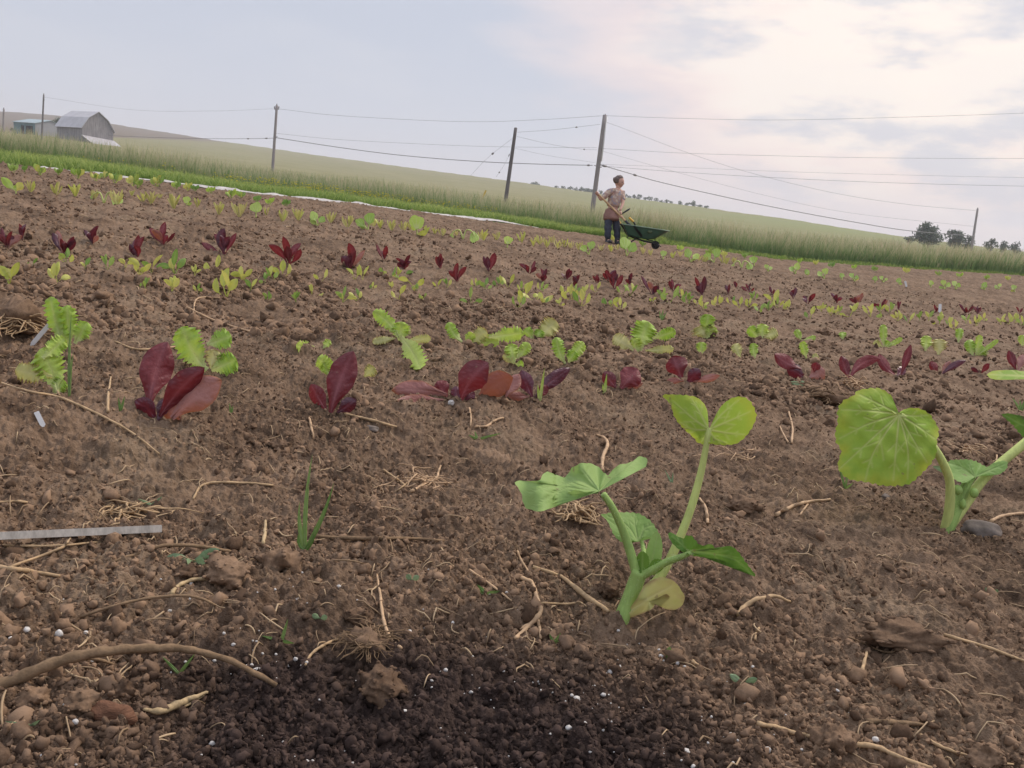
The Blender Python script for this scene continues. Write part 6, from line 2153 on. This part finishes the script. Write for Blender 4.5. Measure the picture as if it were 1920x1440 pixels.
def gardener():
    N = {}
    names = []

    def j(k, u, v, z, r):
        N[k] = (pp(u, v, z), r * MP)
        names.append(k)
    j('pelvis', 1147, 405, 0, 10); j('waist', 1149, 388, 0, 9.5); j('chest', 1153, 369, 0, 10.5); j('upper', 1155.5, 360, 0, 8); j('neck', 1158, 353.5, 0, 4.2); j('skull', 1160.5, 346, -1, 4.8)
    j('shR', 1143, 359.5, -7, 5.2); j('elR', 1126.5, 375, -13, 3.5); j('wrR', 1121, 365.5, -15, 2.4)
    j('shL', 1166, 361, 5, 5.2); j('elL', 1168, 381, -3, 3.5); j('wrL', 1162.5, 395, -13, 2.4)
    j('hipR', 1141, 409, -3, 7.5); j('knR', 1140, 429, -5, 5.2); j('anR', 1140, 449, -3, 3.4); j('toR', 1143, 454.5, -12, 2.6)
    j('hipL', 1154, 410, 3, 7.5); j('knL', 1157, 430.5, 1, 5.2); j('anL', 1157, 450.5, 3, 3.4); j('toL', 1161, 456, -5, 2.6)
    E = [('pelvis', 'waist'), ('waist', 'chest'), ('chest', 'upper'), ('upper', 'neck'), ('neck', 'skull'), ('upper', 'shR'), ('shR', 'elR'), ('elR', 'wrR'), ('upper', 'shL'), ('shL', 'elL'), ('elL', 'wrL'),
         ('pelvis', 'hipR'), ('hipR', 'knR'), ('knR', 'anR'), ('anR', 'toR'), ('pelvis', 'hipL'), ('hipL', 'knL'), ('knL', 'anL'), ('anL', 'toL')]
    ix = {k: i for i, k in enumerate(names)}
    M_SKIN = simple_mat('skin', (0.56, 0.33, 0.25), .55, .35, .1, 20)
    base = pp(1148, 456, 0)
    t = thing('person', base, 'person in patterned shirt and dark trousers bending over a shovel behind the wheelbarrow', 'person')
    b = MB()
    b.add(*skin([N[k] for k in names], [(ix[a], ix[c]) for a, c in E]))
    # head: turned to the right and bowed, with brow, nose, mouth, chin and ears
    up = UP * .93 + RT * .02 + _fwd * -.16
    face = RT * .80 - _fwd * .52 - UP * .28
    face /= np.linalg.norm(face)
    up = up - face * (up @ face)
    up /= np.linalg.norm(up)
    side = np.cross(up, face)
    hc = pp(1161, 341.5, -1)
    V, F3 = ico(4)
    x, y, z = V[:, 0].copy(), V[:, 1].copy(), V[:, 2].copy()        # x face, y side, z up
    hx, hy, hz = .098, .076, .118
    jaw = np.clip(-z, 0, 1)
    X = hx * x * (1 - .22 * jaw * (x < 0)) + .004
    Y = hy * y * (1 - .34 * jaw ** 1.4)
    Z = hz * z
    g = lambda cy, cz, s: np.exp(-(((Y - cy) / s) ** 2 + ((Z - cz) / s) ** 2)) * (x > 0)
    X += .020 * g(0, -.022, .014) + .012 * g(0, -.006, .010) + .006 * g(0, -.062, .016) + .008 * g(0, -.100, .022) + .005 * g(0, .022, .030)
    X -= .010 * (g(.030, .004, .015) + g(-.030, .004, .015)) + .006 * g(0, -.074, .010)
    X -= .005 * g(0, -.064, .005)
    for sg in (-1, 1):
        Y += sg * .012 * np.exp(-(((X + .012) / .012) ** 2 + ((Z + .012) / .028) ** 2)) * (np.sign(y) == sg)
    b.add(hc + X[:, None] * face + Y[:, None] * side + Z[:, None] * up, F3)
    # hands closed round the shaft
    sh0, sh1 = SHAFT
    sd = (sh1 - sh0) / np.linalg.norm(sh1 - sh0)
    for wk, f, inw in (('wrR', .045, 1), ('wrL', .80, -1)):
        c = sh0 + (sh1 - sh0) * f
        w0 = N[wk][0]
        pd = c - w0
        pd -= sd * (pd @ sd)
        pd /= np.linalg.norm(pd) + 1e-9
        q = np.cross(sd, pd)
        palm = c - pd * .030
        b.add(*skin([(w0, .026), (.5 * (w0 + palm), (.034, .026)), (palm, (.040, .024))], [(0, 1), (1, 2)], 1))
        for k in range(4):
            o_ = sd * (k - 1.5) * .019
            ln = (.9, 1.0, .96, .8)[k]
            R_ = .026
            pts = [palm + o_ + q * .012] + [c + o_ + R_ * (math.cos(an) * -pd + math.sin(an) * q) for an in (.9, 1.8, 2.9 * ln, 3.9 * ln)]
            b.add(*tube(smooth_path(pts, 12), np.linspace(.0105, .0075, 12), 8))
        pts = [palm - sd * .028 * inw, c - sd * .034 * inw + R_ * (-.4 * pd - .9 * q), c - sd * .030 * inw + R_ * (.6 * pd - .85 * q)]
        b.add(*tube(smooth_path(pts, 9), np.linspace(.012, .009, 9), 8))
    b.build('body', M_SKIN, t)
    # eyes
    M_EYE = simple_mat('dark_eye', (0.03, 0.022, 0.018), .3, .5, .1, 5)
    for sg in (-1, 1):
        V, F3 = ico(2)
        mk('eye', V * .0105 + hc + face * .083 + side * .030 * sg + up * .004, F3, M_EYE, t)
    # hair drawn back into a bun
    M_HAIR = simple_mat('brown_hair', (0.15, 0.11, 0.095), .6, .3, .35, 60, bump=.004)
    V, F3 = ico(4)
    x, z = V[:, 0], V[:, 2]
    k = 1.09 + .02 * np.sin(V[:, 1] * 40 + z * 9) + .03 * np.sin(V @ np.array([5, 9, 7]))
    X, Y, Z = .104 * x * k, .083 * V[:, 1] * k, .122 * z * k
    X = np.where((x > .25) & (z < .62), X * .60, X)
    Z = np.where(z < -.2, Z * .42, Z)
    hb = MB().add(hc + (X - .012)[:, None] * face + Y[:, None] * side + (Z + .006)[:, None] * up, F3)
    V, F3 = lump((.055, .055, .050), 3, .35, ico(3))
    hb.add(pp(1154.2, 336.5, -1) + V, F3)
    hb.build('hair', M_HAIR, t)
    # clothing
    bb = NB('patterned_cotton')
    v = bb.objco()
    vo = bb.n('ShaderNodeTexVoronoi')
    bb.L.new(v, vo.inputs['Vector'])
    vo.inputs['Scale'].default_value = 16
    s1 = bb.noise(v, 14, 4, .7)
    c = bb.mix(bb.mr(vo.outputs['Distance'], .30, .55), (0.56, 0.44, 0.34), (0.42, 0.28, 0.23))
    c = bb.mix(bb.mr(s1, .52, .62), c, (0.26, 0.26, 0.31))
    c = bb.mix(bb.mr(s1, .40, .30), c, (0.66, 0.55, 0.45))
    M_SH = bb.finish(c, .85, .15)
    M_AP = simple_mat('mauve_cotton', (0.29, 0.165, 0.135), .9, .1, .2, 9)
    M_PT = simple_mat('dark_blue_denim', (0.050, 0.055, 0.075), .9, .15, .3, 12)
    M_BT = simple_mat('black_rubber', (0.018, 0.018, 0.022), .45, .4, .3, 10)

    def cl(nm, nodes, edges, mat, sub=2):
        V, Fs = skin([(pp(u, v_, z), (r * MP if np.isscalar(r) else (r[0] * MP, r[1] * MP))) for u, v_, z, r in nodes], edges, sub)
        # folds
        V = V + UP * (.006 * np.sin(V @ RT * 60 + V @ UP * 21))[:, None] * 0 + RT * (.006 * np.sin(V @ UP * 46 + V @ RT * 30))[:, None] - _fwd * (.008 * np.sin(V @ RT * 55 + V @ UP * 18))[:, None]
        return mk(nm, V, Fs, mat, t)
    cl('shirt', [(1156, 357.5, 0, 6.8), (1153.5, 368, 0, 13.2), (1150.5, 380, 0, 13.2), (1149, 392, 0, 13.4), (1142.5, 359.5, -7, 6.6), (1134, 367.5, -10, 5.8), (1128.5, 372.5, -12, 5.3), (1166.5, 361, 5, 6.4), (1168, 371, 2, 5.6), (1168.3, 378, -1, 5.0)],
       [(0, 1), (1, 2), (2, 3), (0, 4), (4, 5), (5, 6), (0, 7), (7, 8), (8, 9)], M_SH)
    cl('collar', [(1153, 354.5, -4, 2.2), (1157, 357.5, -7, 2.2), (1160.5, 362, -9, 1.8), (1164, 357.5, -2, 2.0), (1162, 354, 2, 2.0)], [(0, 1), (1, 2), (2, 3), (3, 4)], M_SH, 1)
    cl('long_undershirt', [(1149, 390, 0, 13.0), (1147.5, 399, 0, 15.4), (1146, 410, 0, 17.0), (1145.6, 415.5, 0, 16.4)], [(0, 1), (1, 2), (2, 3)], M_AP)
    cl('trousers', [(1147, 408, 0, 6.5), (1141.4, 412, -3, 8.2), (1139.6, 429, -5, 7.2), (1139.6, 451, -3, 5.6), (1153.8, 412.5, 3, 8.2), (1157.2, 430.5, 1, 7.2), (1157.4, 452, 3, 5.6)],
       [(0, 1), (1, 2), (2, 3), (0, 4), (4, 5), (5, 6)], M_PT)
    for nd in ([(1139.8, 441, -3, 6.4), (1140, 450, -3, 5.8), (1140.2, 453.8, -4, 5.4), (1144, 455, -14, 4.4)], [(1157.2, 442, 3, 6.4), (1157.4, 451.5, 2, 5.8), (1157.6, 455.3, 2, 5.4), (1162, 456.5, -8, 4.4)]):
        cl('boot', nd, [(0, 1), (1, 2), (2, 3)], M_BT)


SHAFT = (pp(1117.5, 360, -17), pp(1175, 416.5, -12))


def shovel():
    M_W = simple_mat('pale_wood_handle', (0.52, 0.34, 0.18), .5, .3, .12, 8, (1, 1, .2))
    M_I = simple_mat('dark_iron', (0.045, 0.045, 0.05), .5, .4, .3, 10, metal=.5)
    t = thing('shovel', SHAFT[0], 'long pale wooden-handled shovel slanting down into the green wheelbarrow', 'shovel')
    MB().add(*tube(smooth_path(SHAFT, 10), np.linspace(.020, .021, 10), 9)).build('shaft', M_W, t)
    d = (SHAFT[1] - SHAFT[0]) / np.linalg.norm(SHAFT[1] - SHAFT[0])
    e = SHAFT[1]
    b = MB()
    b.add(*tube([e - d * .04, e + d * .08, e + d * .17], [.026, .027, .03], 9))
    n = np.cross(d, _fwd)
    n /= np.linalg.norm(n)
    s_ = np.linspace(0, 1, 9)
    k = np.linspace(-1, 1, 7)
    S_, K_ = np.meshgrid(s_, k, indexing='ij')
    wv = .115 * np.sqrt(np.clip(1 - np.clip((S_ - .55) / .45, 0, 1) ** 2, 0, 1)) + .004
    V = e + d * (.15 + .28 * S_)[..., None] + np.cross(n, d) * (K_ * wv)[..., None] + n * (.03 * K_ ** 2 - .02 * S_)[..., None]
    V = V.reshape(-1, 3)
    f = grid_faces(9, 7)
    b.add(np.concatenate([V, V + n * .003]), np.concatenate([f, f[:, ::-1] + len(V)]))
    b.build('blade', M_I, t)
    o = MB().add(*tube(smooth_path([pp(1164, 402.5, -6), pp(1172, 397, -6), pp(1181.5, 391, -6)], 6), [.012, .013, .016, .018, .018, .012], 7)).build('stick', M_I)
    o.data.transform(Matrix.Translation(-Vector(pp(1164, 402.5, -6))))
    o.location = pp(1164, 402.5, -6)
    tag(o, "short dark stick slanting up behind the gardener's lower hand", 'stick')


def wheelbarrow():
    M_G = simple_mat('dark_green_steel', (0.035, 0.090, 0.055), .5, .4, .25, 7)
    M_GR = simple_mat('pale_green_rim', (0.14, 0.21, 0.15), .5, .4, .2, 9)  # rim in a paler green than the tray
    M_K = simple_mat('black_tube', (0.02, 0.02, 0.022), .5, .4, .2, 6)
    M_GRIP = simple_mat('yellow_grip', (0.66, 0.40, 0.07), .5, .3, .1, 9)
    M_TY = simple_mat('black_tyre', (0.025, 0.024, 0.023), .8, .2, .3, 12)
    base = pp(1177, 452, 6)
    t = thing('wheelbarrow', base, 'dark green wheelbarrow with yellow grips beside the gardener', 'wheelbarrow')
    hw = 24.0
    # tray: rim loop and floor loop lofted
    rim = [(1168.5, 420.5, 1.0), (1190, 423.6, 1.02), (1222, 428.2, 1.0), (1251, 432.8, .78)]
    flo = [(1177, 441, .62), (1192, 445, .64), (1211, 448.6, .62), (1226, 448, .48)]

    def loop(pts, z0):
        a = [pp(u, v, z0 - hw * w) for u, v, w in pts]
        b_ = [pp(u, v, z0 + hw * w) for u, v, w in pts[::-1]]
        return smooth_path(np.array(a + b_ + a[:1]), 49)[:-1]
    R_, L_ = loop(rim, 6), loop(flo, 6)
    nl = 7
    V = []
    for q in np.linspace(0, 1, nl):
        c = R_ * (1 - q) + L_ * q
        V.append(c)
    cen = L_.mean(0)
    for q in (.66, .33, .02):
        V.append(cen + (L_ - cen) * q)
    V = np.concatenate(V)
    f = grid_faces(nl + 3, 48, True)
    inner = V + np.array([0, 0, .010]) + (cen - V) * .012
    mk('tray', np.concatenate([V, inner]), np.concatenate([f, f[:, ::-1] + len(V)]), M_G, t)
    MB().add(*tube(np.concatenate([R_, R_[:1]]), .012, 7)).build('rim', M_GR, t)
    # oval maker's plate, plain
    c = pp(1218.5, 434.5, 6 - hw * .93)
    V, F3 = ico(2)
    mk('plate', c + V[:, :1] * RT * .055 + V[:, 1:2] * UP * .035 + V[:, 2:3] * _fwd * .012, F3, simple_mat('faded_plate', (0.06, 0.09, 0.04), .5, .3, .2, 20), t)
    ax = pp(1229, 459.5, 6)
    for sg in (-1, 1):
        z = 6 + sg * hw * .55
        if sg < 0:
            pts = [pp(1187, 415, z - 4), pp(1191, 423, z - 3), pp(1188, 437, z), pp(1200, 449.5, z * .8 + 2), pp(1222, 455, 6 + sg * 6), pp(1230, 457.5, 6 + sg * 5)]
            g = [pp(1179.5, 408, z - 4), pp(1188, 416, z - 4)]
        else:
            pts = [pp(1163, 419, z), pp(1170, 429, z), pp(1178, 441, z), pp(1200, 449.5, z * .8 + 2), pp(1222, 455, 6 + sg * 6), pp(1230, 457.5, 6 + sg * 5)]
            g = [pp(1160, 414.5, z), pp(1163.5, 419.5, z)]
        MB().add(*tube(smooth_path(pts, 26), .017, 8)).build('handle', M_K, t)
        MB().add(*tube(smooth_path(g, 6), [.020, .023, .023, .023, .023, .020], 9)).build('grip', M_GRIP, t)
        MB().add(*tube(smooth_path([pp(1180, 440, z), pp(1176, 446, z), pp(1175, 453, z), pp(1180, 454.5, z), pp(1192, 448, z)], 16), .014, 7)).build('leg', M_K, t)
        MB().add(*tube(smooth_path([pp(1212, 449, 6 + sg * 10), pp(1226, 453, 6 + sg * 6), pp(1239, 462.5, 6 + sg * 5)], 8), .012, 6)).build('brace', M_K, t)
    # wheel
    wr = 7.6 * MP
    th = np.linspace(0, 2 * np.pi, 29)[:-1]
    wx = RT * math.cos(.1) + UP * .0
    wheel = MB()
    ring = np.array([ax + wr * .80 * (np.cos(a) * wx + np.sin(a) * UP) for a in th])
    ps = np.linspace(0, 2 * np.pi, 9)[:-1]
    V = np.concatenate([ring[i] + wr * .24 * (np.cos(ps)[:, None] * (ring[i] - ax) / (wr * .80) + np.sin(ps)[:, None] * _fwd) for i in range(28)])
    V = np.concatenate([V, V[:8]])
    w = mk('wheel', *((lambda a: (a[0], a[1]))((np.concatenate(tube([ax - _fwd * .03, ax - _fwd * .02, ax + _fwd * .02, ax + _fwd * .03], [wr * .3, wr * .62, wr * .62, wr * .3], 20)[0:1]), tube([ax - _fwd * .03, ax - _fwd * .02, ax + _fwd * .02, ax + _fwd * .03], [wr * .3, wr * .62, wr * .62, wr * .3], 20)[1]))), M_K, t)
    ty = mk('tyre', V - np.array(root_loc(t)) * 0, grid_faces(29, 8, True), M_TY, w)


gardener()
shovel()
wheelbarrow()

# ------------------------------------------------------------------ air
def haze():
    m = new_mat('haze')
    nt = m.node_tree
    v = nt.nodes.new('ShaderNodeVolumePrincipled')
    v.inputs['Color'].default_value = (0.93, 0.93, 0.98, 1)
    v.inputs['Density'].default_value = HAZE
    v.inputs['Anisotropy'].default_value = 0.25
    o = nt.nodes.new('ShaderNodeOutputMaterial')
    nt.links.new(v.outputs[0], o.inputs['Volume'])
    g = bpy.data.objects['ground'].data
    co = np.zeros(len(g.vertices) * 3, np.float32)
    g.vertices.foreach_get('co', co)
    z0, z1 = float(co[2::3].min()) - 1.0, float(co[2::3].max()) + 12.0
    R_ = 1260.0
    V, Fq = box((0, 0, .5 * (z0 + z1)), np.eye(3), (R_, R_, .5 * (z1 - z0)))
    h = mk('haze', V, Fq, m, smooth=False)
    tag(h, 'thin pale summer haze over the whole landscape', 'haze', kind='stuff')


HAZE = 0.0005
haze()
